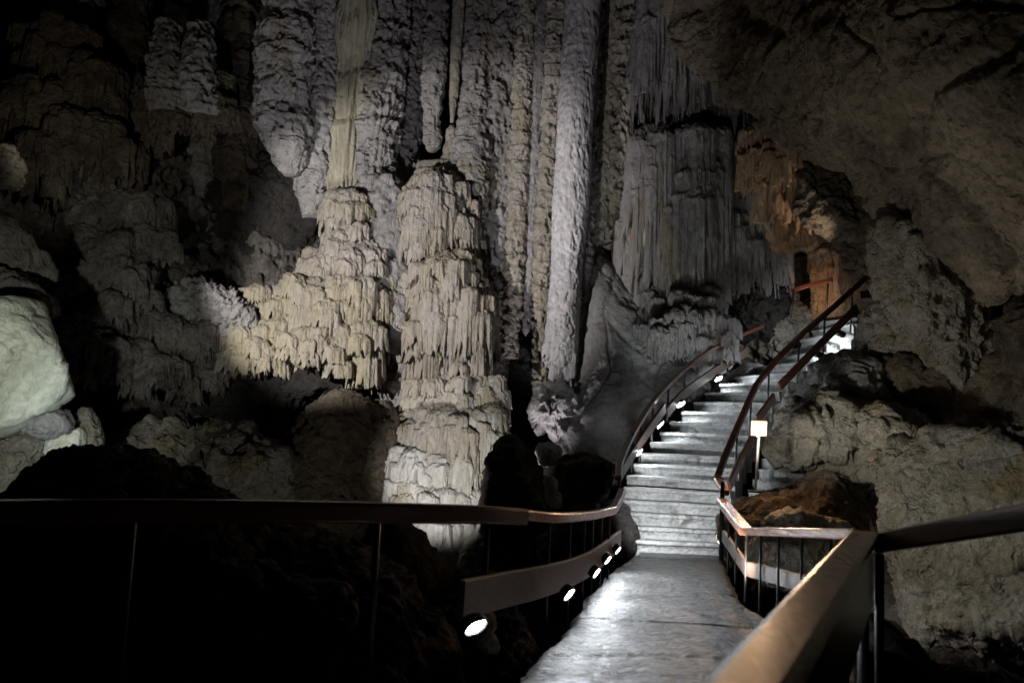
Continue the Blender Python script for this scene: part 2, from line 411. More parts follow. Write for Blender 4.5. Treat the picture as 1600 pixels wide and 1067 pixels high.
# ------------------------------------------------------------------ materials
def nodes(name):
    m = bpy.data.materials.new(name); m.use_nodes = True; nt = m.node_tree; nt.nodes.clear()
    out = nt.nodes.new('ShaderNodeOutputMaterial'); bs = nt.nodes.new('ShaderNodeBsdfPrincipled')
    nt.links.new(bs.outputs[0], out.inputs[0]); return m, nt, bs
def rock(name, a, b, c=None, sc=.5, streak=.0, bump=.6, fine=22., rough=.75, spec=.35, csc=1.2, cth=.55, grain=.5, holes=0.):
    m, nt, bs = nodes(name); N = nt.nodes.new; Lk = nt.links.new
    geo = N('ShaderNodeNewGeometry')
    mp = N('ShaderNodeMapping'); mp.inputs['Scale'].default_value = (1, 1, 1 - streak * .9); Lk(geo.outputs['Position'], mp.inputs[0])
    def noise(scale, det, rgh, src=mp, dist=0.):
        t = N('ShaderNodeTexNoise'); t.inputs['Scale'].default_value = scale; t.inputs['Detail'].default_value = det
        t.inputs['Roughness'].default_value = rgh; t.inputs['Distortion'].default_value = dist; Lk(src.outputs[0], t.inputs['Vector']); return t
    def ramp(src, p0, p1, c0=(0, 0, 0, 1), c1=(1, 1, 1, 1)):
        r = N('ShaderNodeValToRGB'); r.color_ramp.elements[0].position = p0; r.color_ramp.elements[1].position = p1
        r.color_ramp.elements[0].color = c0; r.color_ramp.elements[1].color = c1; Lk(src, r.inputs[0]); return r
    def mix(fac, x, y, mode='MIX'):
        k = N('ShaderNodeMix'); k.data_type = 'RGBA'; k.blend_type = mode
        if isinstance(fac, float): k.inputs[0].default_value = fac
        else: Lk(fac, k.inputs[0])
        for idx, v in ((6, x), (7, y)):
            if isinstance(v, tuple): k.inputs[idx].default_value = (*v, 1)
            else: Lk(v, k.inputs[idx])
        return k.outputs[2]
    n0 = noise(sc, 6, .65, dist=.6); f0 = ramp(n0.outputs[0], .40, .60)
    col = mix(f0.outputs[0], a, b)
    if c:
        n1_ = noise(csc, 5, .6, dist=1.); f1 = ramp(n1_.outputs[0], cth, cth + .12); col = mix(f1.outputs[0], col, c)
    n2 = noise(sc * 14, 8, .75); g = ramp(n2.outputs[0], .30, .68, (.32, .30, .29, 1), (1.22, 1.22, 1.22, 1))
    col = mix(grain, col, mix(1.0, col, g.outputs[0], 'MULTIPLY'))
    vo = N('ShaderNodeTexVoronoi'); vo.inputs['Scale'].default_value = fine * .45; Lk(mp.outputs[0], vo.inputs['Vector'])
    nf = noise(fine, 8, .7); nm = noise(fine * .22, 6, .65, dist=.5)
    ad = N('ShaderNodeMath'); ad.operation = 'MULTIPLY_ADD'; Lk(nm.outputs[0], ad.inputs[0]); ad.inputs[1].default_value = 2.2; Lk(nf.outputs[0], ad.inputs[2])
    ad2 = N('ShaderNodeMath'); ad2.operation = 'MULTIPLY_ADD'; Lk(vo.outputs['Distance'], ad2.inputs[0]); ad2.inputs[1].default_value = -.5; Lk(ad.outputs[0], ad2.inputs[2])
    hsrc = ad2.outputs[0]
    if holes:
        v2 = N('ShaderNodeTexVoronoi'); v2.inputs['Scale'].default_value = fine * .2; Lk(nm.outputs[1], v2.inputs['Vector'])
        nh = noise(fine * .3, 4, .6); hr = ramp(nh.outputs[0], .32, .42)
        a3 = N('ShaderNodeMath'); a3.operation = 'MULTIPLY_ADD'; Lk(hr.outputs[0], a3.inputs[0]); a3.inputs[1].default_value = holes; Lk(hsrc, a3.inputs[2]); hsrc = a3.outputs[0]
        nt.nodes.remove(v2)
    bp = N('ShaderNodeBump'); bp.inputs['Strength'].default_value = bump; bp.inputs['Distance'].default_value = .11; Lk(hsrc, bp.inputs['Height'])
    Lk(bp.outputs[0], bs.inputs['Normal']); Lk(col, bs.inputs['Base Color'])
    rr = ramp(nm.outputs[0], .3, .7, (rough - .15,) * 3 + (1,), (min(1, rough + .15),) * 3 + (1,)); Lk(rr.outputs[0], bs.inputs['Roughness'])
    bs.inputs['Specular IOR Level'].default_value = spec
    return m
def plain(name, col, rough=.5, metal=0., emit=None, es=0., bump=0., bscale=60, var=.3, stretch=(1, 1, 1), coat=0.):
    m, nt, bs = nodes(name); N = nt.nodes.new; Lk = nt.links.new
    tc = N('ShaderNodeTexCoord'); mp = N('ShaderNodeMapping'); mp.inputs['Scale'].default_value = stretch; Lk(tc.outputs['Object'], mp.inputs[0])
    t = N('ShaderNodeTexNoise'); t.inputs['Scale'].default_value = bscale; t.inputs['Detail'].default_value = 6; t.inputs['Roughness'].default_value = .65; Lk(mp.outputs[0], t.inputs['Vector'])
    r = N('ShaderNodeValToRGB'); r.color_ramp.elements[0].position = .3; r.color_ramp.elements[1].position = .7
    r.color_ramp.elements[0].color = tuple(x * (1 - var) for x in col) + (1,); r.color_ramp.elements[1].color = tuple(min(1, x * (1 + var)) for x in col) + (1,)
    Lk(t.outputs[0], r.inputs[0]); Lk(r.outputs[0], bs.inputs['Base Color'])
    bs.inputs['Roughness'].default_value = rough; bs.inputs['Metallic'].default_value = metal; bs.inputs['Coat Weight'].default_value = coat
    bs.inputs['Coat Roughness'].default_value = .25
    if bump:
        b = N('ShaderNodeBump'); b.inputs['Strength'].default_value = bump; b.inputs['Distance'].default_value = .01; Lk(t.outputs[0], b.inputs['Height']); Lk(b.outputs[0], bs.inputs['Normal'])
    if emit:
        bs.inputs['Emission Color'].default_value = (*emit, 1); bs.inputs['Emission Strength'].default_value = es
    return m
# ================================================================== MATERIALS
M_wood = plain('varnished_wood', (.12, .038, .02), rough=.34, bump=.25, bscale=14, var=.45, stretch=(1, 1, 6), coat=.35)
M_woodw = plain('worn_wood', (.42, .18, .115), rough=.27, bump=.35, bscale=16, var=.55, stretch=(5, .35, 5), coat=.25)
M_board = plain('board_wood', (.085, .058, .045), rough=.5, bump=.25, bscale=10, var=.35, stretch=(1, 1, 6), coat=.1)
M_steel = plain('dark_steel', (.05, .05, .055), rough=.4, metal=.7, var=.3)
M_galv = plain('galvanised_steel', (.45, .44, .42), rough=.45, metal=.2, var=.15)
M_black = plain('black_plastic', (.02, .02, .022), rough=.5, var=.3)
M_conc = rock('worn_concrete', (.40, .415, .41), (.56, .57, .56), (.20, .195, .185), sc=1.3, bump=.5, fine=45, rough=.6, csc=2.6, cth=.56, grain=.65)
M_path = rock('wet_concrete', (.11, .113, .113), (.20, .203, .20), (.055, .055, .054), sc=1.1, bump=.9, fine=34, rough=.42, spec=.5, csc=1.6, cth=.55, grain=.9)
M_lens = plain('lit_lens', (.9, .9, .9), rough=.3, emit=(.88, .94, 1.0), es=500, var=.02)
M_lens2 = plain('lit_lens_dimmer', (.9, .9, .9), rough=.3, emit=(.88, .94, 1.0), es=330, var=.02)
M_lensw = plain('lit_warm_lens', (.9, .8, .7), rough=.3, emit=(1.0, .58, .30), es=450, var=.02)

# ================================================================== WALKWAY
def walkway():
    rows = [((995, 862), (1128, 866)), ((966, 882), (1133, 889)), ((940, 905), (1147, 916)), ((912, 940), (1170, 946)), ((889, 976), (1212, 968)),
            ((845, 1020), (1330, 1000))]
    A = [(at_floor(*l), at_floor(*r)) for l, r in rows]
    A.insert(0, (A[0][0] + np.array((.05, .9, 0)), A[0][1] + np.array((.05, .9, 0))))
    A.append((np.array((-.02, 5.3, 0)), np.array((1.95, 5.1, 0))))
    A.append((np.array((-.9, 4.5, 0)), np.array((1.45, 4.2, 0))))
    A.append((np.array((-3.4, 3.9, 0)), np.array((1.2, 3.5, 0))))
    A.append((np.array((-4.6, 2.9, 0)), np.array((2.3, 2.9, 0))))
    A.append((np.array((-4.8, -.6, 0)), np.array((2.4, -.6, 0))))
    A = np.array(A)
    n, m = 330, 150
    B = crom(A, np.linspace(0, len(A) - 1, n)); t = np.linspace(0, 1, m)[None, :, None]
    G = B[:, 0:1] * (1 - t) + B[:, 1:2] * t
    edge = np.minimum(t[..., 0], 1 - t[..., 0]) * np.linalg.norm(B[:, 1] - B[:, 0], axis=1)[:, None]
    jag = fbm(G, 2.0, 4, 5) * .10 + fbm(G, 9, 3, 6) * .03
    side = np.sign(t[..., 0] - .5) * np.exp(-(edge / .12) ** 2)
    G[..., 0] += side * jag
    H = .018 * fbm(G, .9, 3, 8) + .010 * fbm(G, 6, 4, 9, .6)
    # slab joints and a worn, broken near-left corner
    for yj, k in ((6.35, .35), (7.75, -.25), (9.2, .1)):
        H = H - .022 * np.exp(-((G[..., 1] - yj - k * G[..., 0] * .25 - .08 * fbm(G, 1.5, 2, 33)) / .022) ** 2)
    near = np.clip((7.2 - G[..., 1]) / 1.6, 0, 1)
    H = H + near * (.016 * ridged(G, 7, 4, 12, .6) - .01)
    H = H - .05 * np.exp(-(edge / .035) ** 2)
    G[..., 2] = H
    # thickness: skirt down both sides and under
    lo = G.copy(); lo[..., 2] = -.26
    V = np.vstack([G.reshape(-1, 3), lo.reshape(-1, 3)]); Q1 = grid_quads(n, m, False); Q2 = Q1[:, ::-1] + n * m
    i = np.arange(n - 1)
    s1 = np.stack([i * m, (i + 1) * m, (i + 1) * m + n * m, i * m + n * m], -1)
    s2 = np.stack([(i + 1) * m + m - 1, i * m + m - 1, i * m + m - 1 + n * m, (i + 1) * m + m - 1 + n * m], -1)
    j = np.arange(m - 1)
    s3 = np.stack([j + 1, j, j + n * m, j + 1 + n * m], -1); e = (n - 1) * m
    s4 = np.stack([e + j, e + j + 1, e + j + 1 + n * m, e + j + n * m], -1)
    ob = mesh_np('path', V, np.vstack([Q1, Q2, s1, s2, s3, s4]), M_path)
    tag(ob, 'worn grey concrete walkway slab leading up to the stone steps', 'path', kind='structure')
walkway()

# ---- stairs: per step  left px, left d, right px, right d, z
LX = [995, 990, 983, 975, 972, 974, 979, 990, 1000, 1015, 1031, 1046, 1064, 1084, 1101, 1124, 1148, 1180, 1210, 1236, 1250, 1268, 1280]
LD = np.interp(range(23), [0, 6, 11, 16, 19, 22], [12.2, 13.8, 15.5, 17.4, 18.2, 18.7])
RX = np.interp(range(23), [0, 3, 6, 9, 12, 16, 19, 21, 22], [1127, 1126, 1148, 1166, 1192, 1242, 1290, 1332, 1364])
RD = np.interp(range(23), [0, 6, 12, 16, 19, 22], [12.35, 13.3, 14.9, 15.7, 16.5, 17.6])
SZ = np.interp(range(23), [0, 6, 10, 16, 22], [0, 1.0, 1.70, 2.87, 4.22])
SL = [at_z(LX[i], LD[i], SZ[i]) for i in range(23)]; SR = [at_z(RX[i], RD[i], SZ[i]) for i in range(23)]
stair = thing('stone_staircase', (SL[0] + SR[0]) / 2, 'long flight of worn grey concrete steps curving up to the right', 'staircase')
rng = np.random.default_rng(4)
def fstep(i):
    l0 = np.array((SL[i][0], SL[i][1])); r0 = np.array((SR[i][0], SR[i][1]))
    if i + 1 < 23: l1 = np.array((SL[i + 1][0], SL[i + 1][1])); r1 = np.array((SR[i + 1][0], SR[i + 1][1]))
    else: l1 = l0 + (.5, 2.5); r1 = r0 + (1.5, 2.2)
    z1 = SZ[i]; z0 = SZ[i - 1] if i else -.2
    k = 40; t = np.linspace(0, 1, k)[:, None]
    f = l0 * (1 - t) + r0 * t; b = l1 * (1 - t) + r1 * t
    dirn = (b - f); Ld = np.linalg.norm(dirn, axis=1, keepdims=True); dirn = dirn / Ld
    b = b + dirn * .04
    P3 = np.concatenate([f, np.full((k, 1), z1)], 1)
    wob = (.016 * fbm(P3, 2.5, 3, 40 + i) + .006 * fbm(P3, 12, 2, 60 + i))
    fall = .012 * fbm(P3, 1.8, 3, 80 + i)[:, None]
    rows = []
    zc = z1 + fall - .01 + .012 * (rng.random() - .5)
    for off, z in ((.055, z0 - .25 + 0 * zc), (.05, z0 + .01 + 0 * zc), (.042, zc - .058), (.012, zc - .054), (0, zc - .04), (0, zc - .014), (.014, zc - .001), (.045, zc + .002)):
        rows.append(np.concatenate([f + dirn * (off + wob[:, None]), z], 1))
    for q in (.4, .75): rows.append(np.concatenate([f + (b - f) * q, zc + .004 - .006 * fbm(P3, 3, 2, i)[:, None]], 1))
    rows.append(np.concatenate([b, zc], 1)); rows.append(np.concatenate([b, z0 - .25 + 0 * zc], 1))
    G = np.array(rows); n, m = G.shape[:2]
    V = np.vstack([G.reshape(-1, 3), G[:, 0].mean(0), G[:, -1].mean(0)])
    ii = np.arange(n); i2 = (ii + 1) % n
    Q = np.vstack([grid_quads(n, m, False), np.stack([(n - 1) * m + np.arange(m - 1), (n - 1) * m + np.arange(1, m), np.arange(1, m), np.arange(m - 1)], -1)])
    T = np.vstack([np.stack([i2 * m, ii * m, np.full(n, n * m)], -1), np.stack([ii * m + m - 1, i2 * m + m - 1, np.full(n, n * m + 1)], -1)])
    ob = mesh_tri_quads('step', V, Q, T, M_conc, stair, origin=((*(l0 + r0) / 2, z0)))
    return ob
for i in range(1, 23): fstep(i)

# small side steps in the dark behind the floodlight post
side = thing('side_steps', at(1215, 770, 12.6), 'short flight of dark steps beside the lit floodlight post', 'staircase')
for k in range(4):
    l = at(1185 + 6 * k, 768 - 17 * k, 12.5 + .32 * k); r = at(1262 - 2 * k, 775 - 17 * k, 12.3 + .32 * k)
    V = []
    for q in (l, r):
        for dy, dz in ((0, -.5), (0, -.015), (.015, 0), (.5, 0), (.5, -.5)): V.append(q + np.array((0, dy, dz)))
    Q = [(a, a + 1, a + 6, a + 5) for a in range(4)] + [(4, 0, 5, 9)]
    T = [(0, 2, 1), (0, 3, 2), (0, 4, 3), (5, 6, 7), (5, 7, 8), (5, 8, 9)]
    mesh_tri_quads('step', np.array(V), np.array(Q), np.array(T), M_conc, side, origin=l)

# ---- railings -----------------------------------------------------
def bar(name, pxs, w, h, mat, parent, curved=True):
    return sweep(name, [at(*p) for p in pxs], w, h, mat, parent, curved)
def post(a, b, r, parent, mat=M_steel, flat=None):
    return rod('post', a, b, r, mat, parent, flat=flat)
def railing(name, px0, label, grp=None):
    return thing(name, px0, label, 'railing', grp)

# A: left walkway railing
R = railing('walkway_railing', at(590, 1040, 5.6), 'dark wooden railing crossing the left side over the black pit')
railA = bar('handrail', [(-260, 788, 4.1), (0, 781, 4.5), (300, 780, 5.0), (600, 785, 5.6), (740, 789, 6.2), (818, 794, 6.75)], .10, .125, M_wood, R)
railA2 = bar('handrail', [(816, 795, 6.76), (870, 800, 7.4), (925, 797.5, 9.0), (958, 791, 10.2)], .10, .085, M_woodw, R)
bar('handrail', [(958, 791, 10.2), (966, 778, 10.7), (972, 763, 11.2)], .09, .08, M_wood, R, False)
def lr_rail(px):
    return np.interp(px, [0, 300, 600, 740, 818, 870, 925, 958], [781, 780, 785, 789, 794, 800, 797.5, 791]), np.interp(px, [0, 300, 600, 740, 818, 870, 925, 958], [4.5, 5.0, 5.6, 6.2, 6.75, 7.4, 9.0, 10.2])
for px, ln, r in ((207, 1.1, .018), (590, 1.1, .022), (762, 1.1, .02), (859, 1.0, .013), (891, 1.05, .016), (914, .95, .012), (927, .9, .012), (941, .85, .012), (953, .8, .012)):
    y, d = lr_rail(px); p = at(px, y + 8, d) + np.array((0, .03, -.04)); post(p, p - np.array((0, 0, ln)), r, R)
bl = [(722, 906, 5.45), (790, 893, 6.2), (860, 880.5, 7.15), (920, 861.5, 8.8), (968, 829, 11.0)]
sweep('lower_board', [at(*p) for p in bl], .045, .235, M_board, R)

# B: left stair railing
R = railing('stair_railing', at_z(985, 13.4, .6), 'curved wooden railing with lit lower board, left side of the steps')
bp = [(966, 742, 12.0), (969, 718, 12.6), (984, 684, 13.6), (1004, 648, 14.4), (1030, 613, 15.2), (1060, 582, 16.0), (1100, 550, 16.8), (1140, 528, 17.4), (1190, 507, 18.2)]
sweep('handrail', [at(*p) for p in bp], .09, .075, M_wood, R)
lb = [[(967, 734, 12.4), (1000, 683, 14.0), (1037, 630, 15.1)], [(1040, 638, 15.3), (1069, 607, 15.9), (1120, 571, 17.0), (1166, 543, 17.9)]]
for s in lb: sweep('lower_board', [at(*p) for p in s], .05, .17, M_board, R)
for px, y0, y1, d in ((968, 748, 800, 12.2), (989, 676, 738, 13.7), (1021, 625, 696, 14.9), (1071, 574, 650, 16.2), (1139, 530, 600, 17.4), (1002, 655, 722, 14.3), (1045, 600, 660, 15.6)):
    post(at(px, y0, d), at(px - (y1 - y0) * .05, y1, d), .018, R)

# C: right stair railing
R = railing('stair_railing', at_z(1135, 12.5, .5), 'long dark wooden railing climbing the right side of the steps')
cp = [(1121, 741, 12.2), (1133, 708, 12.7), (1160, 645, 13.6), (1179, 603, 14.3), (1195, 580, 14.8), (1217, 554, 15.2), (1259, 513, 15.9), (1300, 478, 16.5), (1352, 431, 17.2), (1392, 427, 17.6)]
sweep('handrail', [at(*p) for p in cp[:7]], .09, .085, M_wood, R); sweep('handrail', [at(*p) for p in cp[6:]], .09, .085, M_wood, R, False)
for s in ([(1217, 597, 15.0), (1280, 532, 16.0), (1337, 475, 16.9)], [(1342, 455, 17.1), (1401, 450, 17.6)], [(1183, 647, 14.2), (1208, 614, 14.7)], [(1138, 752, 12.6), (1154, 716, 13.0), (1173, 680, 13.5)]):
    sweep('lower_board', [at(*p) for p in s], .045, .15, M_wood, R)
for px, y0, y1, d in ((1129, 745, 800, 12.4), (1152, 672, 760, 13.2), (1174, 618, 690, 14.0), (1202, 575, 640, 14.9), (1249, 527, 600, 15.7), (1289, 492, 560, 16.3), (1332, 452, 520, 16.9), (1379, 431, 500, 17.5)):
    post(at(px, y0, d), at(px - (y1 - y0) * .05, y1, d), .017, R)

# D: right walkway railing
R = railing('walkway_railing', at(1127, 870, 11.6), 'angled wooden railing with thin posts at the foot of the steps, right side')
bar('handrail', [(1122, 745, 12.1), (1134, 766, 11.6)], .10, .07, M_woodw, R, False)
bar('handrail', [(1127, 778, 11.3), (1166, 824, 8.7), (1347, 826, 6.0)], .13, .075, M_woodw, R, False)
bar('lower_board', [(1131, 828, 10.9), (1166, 876, 8.8), (1290, 906, 7.0)], .04, .14, M_board, R, False)
for px, y0, y1, d, r in ((1129, 752, 872, 11.5, .03), (1139, 795, 890, 10.3, .012), (1151, 810, 912, 9.5, .012), (1167, 830, 940, 8.75, .016), (1189, 832, 957, 8.3, .012), (1217, 834, 980, 7.8, .012), (1253, 834, 1000, 7.3, .013), (1298, 834, 1010, 6.6, .014)):
    post(at(px, y0, d), at(px - (y1 - y0) * .02, y1, d), r, R)

# E: near railing the photographer leans on
R = railing('near_railing', (.6, 2.1, 0), 'blurred polished brown handrail rising from the bottom edge toward the path')
n1_ = at(1350, 829, 5.85); nn_ = at(1160, 1067, 1.9); nn_[2] = n1_[2]; n0 = nn_ + (nn_ - n1_) * .34
sweep('handrail', [n0, n0 * .5 + n1_ * .5, n1_], .19, .07, M_woodw, R, False, bevel=.46)
dv = (n1_ - n0) / np.linalg.norm(n1_ - n0)
sweep('side_board', [n0 + (0.03, 0, -.062), n1_ + (0.0, -.02, -.062)], .09, .40, M_wood, R, False)
for t in (.35, .7, .985):
    p = n0 + (n1_ - n0) * t; sweep('post', [p + (0, 0, -.46), p + (0, .001, -1.1)], .07, .07, M_steel, R, False) if False else post(p + np.array((0, 0, -.44)), p + np.array((0, 0, -1.2)), .035, R)

# F: dark rail going off right
R = railing('ramp_railing', at(1372, 1000, 5.9), 'dark wooden rail slanting off the right edge in front of the pale rock')
bar('handrail', [(1362, 834, 5.9), (1600, 787, 4.3), (1800, 742, 3.5)], .06, .125, M_wood, R, False)
for px, y, d in ((1374, 845, 5.8), (1700, 790, 3.9)):
    p = at(px, y, d); post(p - np.array((0, 0, .08)), p - np.array((0, 0, 1.1)), .03, R)

# G: far railing stub up on the landing
R = railing('landing_railing', at(1268, 470, 18.6), 'short dark rail high up beside the orange lit rock')
bar('handrail', [(1235, 452, 18.9), (1262, 443, 18.7), (1300, 434, 18.3)], .07, .09, M_wood, R, False)
for px, y in ((1240, 452), (1294, 438)): post(at(px, y, 18.6), at(px - 3, y + 50, 18.6), .02, R)

# ---- lamps ---------------------------------------------------------
def frame_to(n):
    n = np.array(n, float); n /= np.linalg.norm(n); s = np.cross((0, 0, 1.), n); s /= np.linalg.norm(s); return s, np.cross(n, s), n
def lamp(px, py, d, face, label, tilt=0., sx=.075, sz=.05, lens=None):
    """oval bulkhead light: cast housing and glass, both turned the way the lamp faces"""
    c = at(px, py, d); s, u, n = frame_to(face)
    if tilt: s, u = s * math.cos(tilt) + u * math.sin(tilt), u * math.cos(tilt) - s * math.sin(tilt)
    t = thing('bulkhead_lamp', c, label, 'lamp', 'oval bulkhead lamps along the lower boards')
    th = np.linspace(0, 2 * math.pi, 28, endpoint=False)
    def shell(name, prof, mat):
        G = np.array([[c + s * (k * sx * math.copysign(abs(math.cos(a)) ** .8, math.cos(a))) + u * (k * sz * math.copysign(abs(math.sin(a)) ** .8, math.sin(a))) + n * h for a in th] for k, h in prof])
        nn, m = G.shape[:2]; V = np.vstack([G.reshape(-1, 3), G[0].mean(0), G[-1].mean(0)])
        j = np.arange(m); j2 = (j + 1) % m
        T = np.vstack([np.stack([j, j2, np.full(m, nn * m)], -1), np.stack([(nn - 1) * m + j2, (nn - 1) * m + j, np.full(m, nn * m + 1)], -1)])
        return mesh_tri_quads(name, V, grid_quads(nn, m, True)[:, ::-1], T, mat, t, origin=c)
    shell('housing', [(1.0, -.045), (1.18, -.04), (1.24, -.005), (1.22, .022), (1.08, .024), (1.04, .004)], M_black)
    shell('glass', [(1.02, .002), (.98, .010), (.8, .016), (.4, .019)], lens or M_lens)
    return t
lamp(741, 976, 5.3, (.62, -.52, -.58), 'glowing white lamp nearest the camera, under the left end of the lower board', sx=.072, sz=.05)
lamp(887, 926, 6.95, (.70, -.44, -.56), 'glowing white lamp on the walkway board beside the pale worn post', sx=.05, sz=.05)
lamp(930, 893, 8.5, (.74, -.40, -.55), 'glowing white lamp, middle one on the walkway board', sx=.048, sz=.05)
lamp(948, 873, 9.5, (.74, -.38, -.56), 'small glowing white lamp second from the steps on the walkway board', sx=.048, sz=.05)
lamp(964, 858, 10.3, (.74, -.36, -.57), 'smallest glowing white lamp, at the stair end of the walkway board', sx=.045, sz=.048)
lamp(998, 706, 13.95, (.7, -.45, -.5), 'lowest lit lamp on the left stair board, narrow and tilted', tilt=.9, sx=.07, sz=.04, lens=M_lens2)
lamp(1031, 663, 14.95, (.7, -.45, -.5), 'second lit lamp up the left stair board, narrow and tilted', tilt=.9, sx=.08, sz=.04, lens=M_lens2)
lamp(1063, 631, 15.75, (.55, -.55, -.6), 'large glowing oval lamp on the left stair board, third up', tilt=.35, sx=.09, sz=.055, lens=M_lens2)
lamp(1122, 591, 16.95, (.55, -.55, -.6), 'topmost glowing oval lamp on the left stair board', tilt=.35, sx=.09, sz=.055, lens=M_lens2)
def spot_can(px, py, d, label):
    """black fixture clipped to the far side of the upper right board, shining away onto the steps"""
    lamp(px, py, d, (-.1, .55, -.6), label, tilt=.6, sx=.10, sz=.07)
spot_can(1281, 556, 16.2, 'black backed lamp on the upper right board, lower of two')
spot_can(1311, 521, 16.7, 'black backed lamp on the upper right board, upper of two')

# floodlight on a post
base = at(1180, 768, 11.9); top = at(1186, 682, 11.9)
R = thing('floodlight', base, 'warm square floodlight on a slim white post right of the steps', 'lamp')
rod('post', base, top, .018, M_galv, R)
rod('foot', base + (0, 0, -.01), base + (0, 0, .02), .10, M_steel, R, seg=20)
c = at(1186, 669, 11.85)
def box(name, c, s, u, n, w, h, d, mat, parent, bev=.15):
    V = []
    b = min(w, h) * bev
    for z, k in ((-d / 2, .85), (-d / 2 + .01, 1), (d / 2 - .01, 1), (d / 2, .92)):
        for x, y in ((-w/2+b, -h/2), (w/2-b, -h/2), (w/2, -h/2+b), (w/2, h/2-b), (w/2-b, h/2), (-w/2+b, h/2), (-w/2, h/2-b), (-w/2, -h/2+b)):
            V.append(c + s * x * k + u * y * k + n * z)
    V += [c - n * d / 2, c + n * d / 2]; m = 8; nn = 4; j = np.arange(m); j2 = (j + 1) % m
    T = np.vstack([np.stack([j2, j, np.full(m, nn * m)], -1), np.stack([(nn - 1) * m + j, (nn - 1) * m + j2, np.full(m, nn * m + 1)], -1)])
    ob = mesh_tri_quads(name, np.array(V), grid_quads(nn, m, True), T, mat, parent, origin=c)
    ob.data.polygons.foreach_set('use_smooth', np.zeros(len(ob.data.polygons), bool)); return ob
s, u, n = frame_to((-.15, -1, -.30))
box('housing', c - n * .05, s, u, n, .20, .19, .08, M_black, R)
box('glass', c + n * .002, s, u, n, .142, .142, .02, M_lensw, R)
M_halo = plain('halo_glow', (.6, .4, .3), rough=.5, var=.1, emit=(1.0, .42, .16), es=1.5)  # added glowing rim that paints the orange halo round the lamp
for q, (ox, oy, ww, hh) in enumerate(((-.085, 0, .026, .196), (.085, 0, .026, .196), (0, .085, .144, .026), (0, -.085, .144, .026))):
    box('halo_rim', c + s * ox + u * oy - n * .005, s, u, n, ww, hh, .05, M_halo, R)
box('bracket', c - n * .05 - u * .11, s, u, n, .05, .06, .03, M_galv, R)
# ================================================================== ROCK MATERIALS
R_grey = rock('grey_flowstone', (.25, .235, .225), (.38, .36, .35), (.27, .23, .17), sc=.35, streak=.7, bump=.8, fine=20, csc=.6, cth=.56)
R_tan = rock('tan_flowstone', (.34, .30, .24), (.41, .375, .335), (.36, .32, .225), sc=.6, streak=.6, bump=.7, fine=22, csc=.9, cth=.50)
R_yel = rock('yellow_flowstone', (.35, .32, .22), (.42, .39, .30), (.34, .325, .28), sc=.5, streak=.8, bump=.6, fine=22)
R_pale = rock('pale_flowstone', (.48, .46, .47), (.60, .57, .58), (.42, .40, .36), sc=.6, streak=.6, bump=.4, fine=34, cth=.6)
R_base = rock('white_flowstone', (.40, .38, .34), (.55, .53, .51), (.36, .32, .22), sc=.6, streak=.7, bump=.7, fine=22, csc=1.0, cth=.5)
R_brown = rock('brown_rock', (.13, .10, .07), (.22, .18, .125), (.09, .075, .06), sc=.5, bump=1.0, fine=16, csc=.8, cth=.52, grain=.8)
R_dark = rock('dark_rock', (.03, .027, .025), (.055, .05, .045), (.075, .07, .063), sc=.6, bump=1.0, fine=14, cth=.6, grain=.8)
R_lime = rock('pale_limestone', (.40, .38, .33), (.34, .31, .24), (.30, .25, .15), sc=.9, bump=1.0, fine=16, csc=1.1, cth=.52, grain=.75, holes=.8)
R_limeb = rock('smooth_boulder_stone', (.56, .58, .47), (.62, .64, .56), (.55, .50, .30), sc=.5, bump=.5, fine=14, csc=.5, cth=.55, grain=.5)
R_slab = rock('grey_slab_rock', (.22, .215, .21), (.30, .29, .285), (.16, .15, .135), sc=.5, bump=.6, fine=12, grain=.6)
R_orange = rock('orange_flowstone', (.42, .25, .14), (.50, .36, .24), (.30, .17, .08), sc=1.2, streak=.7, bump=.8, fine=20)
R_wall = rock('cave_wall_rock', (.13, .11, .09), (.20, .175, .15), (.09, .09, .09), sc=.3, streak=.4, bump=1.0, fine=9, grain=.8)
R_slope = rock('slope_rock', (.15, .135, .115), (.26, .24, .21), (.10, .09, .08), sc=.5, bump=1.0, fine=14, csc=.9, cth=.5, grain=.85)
R_ceil = rock('ceiling_rock', (.25, .20, .145), (.34, .285, .21), (.17, .135, .10), sc=.35, bump=1.0, fine=10, csc=.5, cth=.52, grain=.85, holes=.6)

# ================================================================== SHELL OF THE CAVE
rows = [[(-900, -700, 20), (-300, -700, 22), (200, -700, 24), (700, -700, 25), (1200, -700, 25), (1700, -700, 24), (2500, -700, 22)],
        [(-900, -200, 19), (-300, -200, 20), (200, -200, 22), (700, -200, 23), (1200, -200, 23), (1700, -200, 23), (2500, -200, 22)],
        [(-900, 150, 16), (-300, 150, 18), (200, 150, 20), (700, 150, 22), (1200, 150, 22), (1700, 150, 21), (2500, 150, 20)],
        [(-900, 450, 13), (-300, 450, 15), (200, 450, 18.5), (700, 450, 21.5), (1200, 450, 21.5), (1700, 450, 19), (2500, 450, 17)],
        [(-900, 800, 10), (-300, 800, 13), (200, 760, 17.5), (700, 800, 20.5), (1200, 780, 20), (1700, 800, 17), (2500, 800, 14)],
        [(-900, 1300, 9), (-300, 1150, 12), (200, 1050, 16), (700, 1050, 19), (1200, 1050, 19), (1700, 1100, 15), (2500, 1300, 10)]]
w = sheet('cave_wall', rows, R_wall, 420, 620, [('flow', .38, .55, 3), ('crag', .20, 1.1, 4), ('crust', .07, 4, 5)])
tag(w, 'dim brown back wall of the cave', 'cave wall', kind='structure')
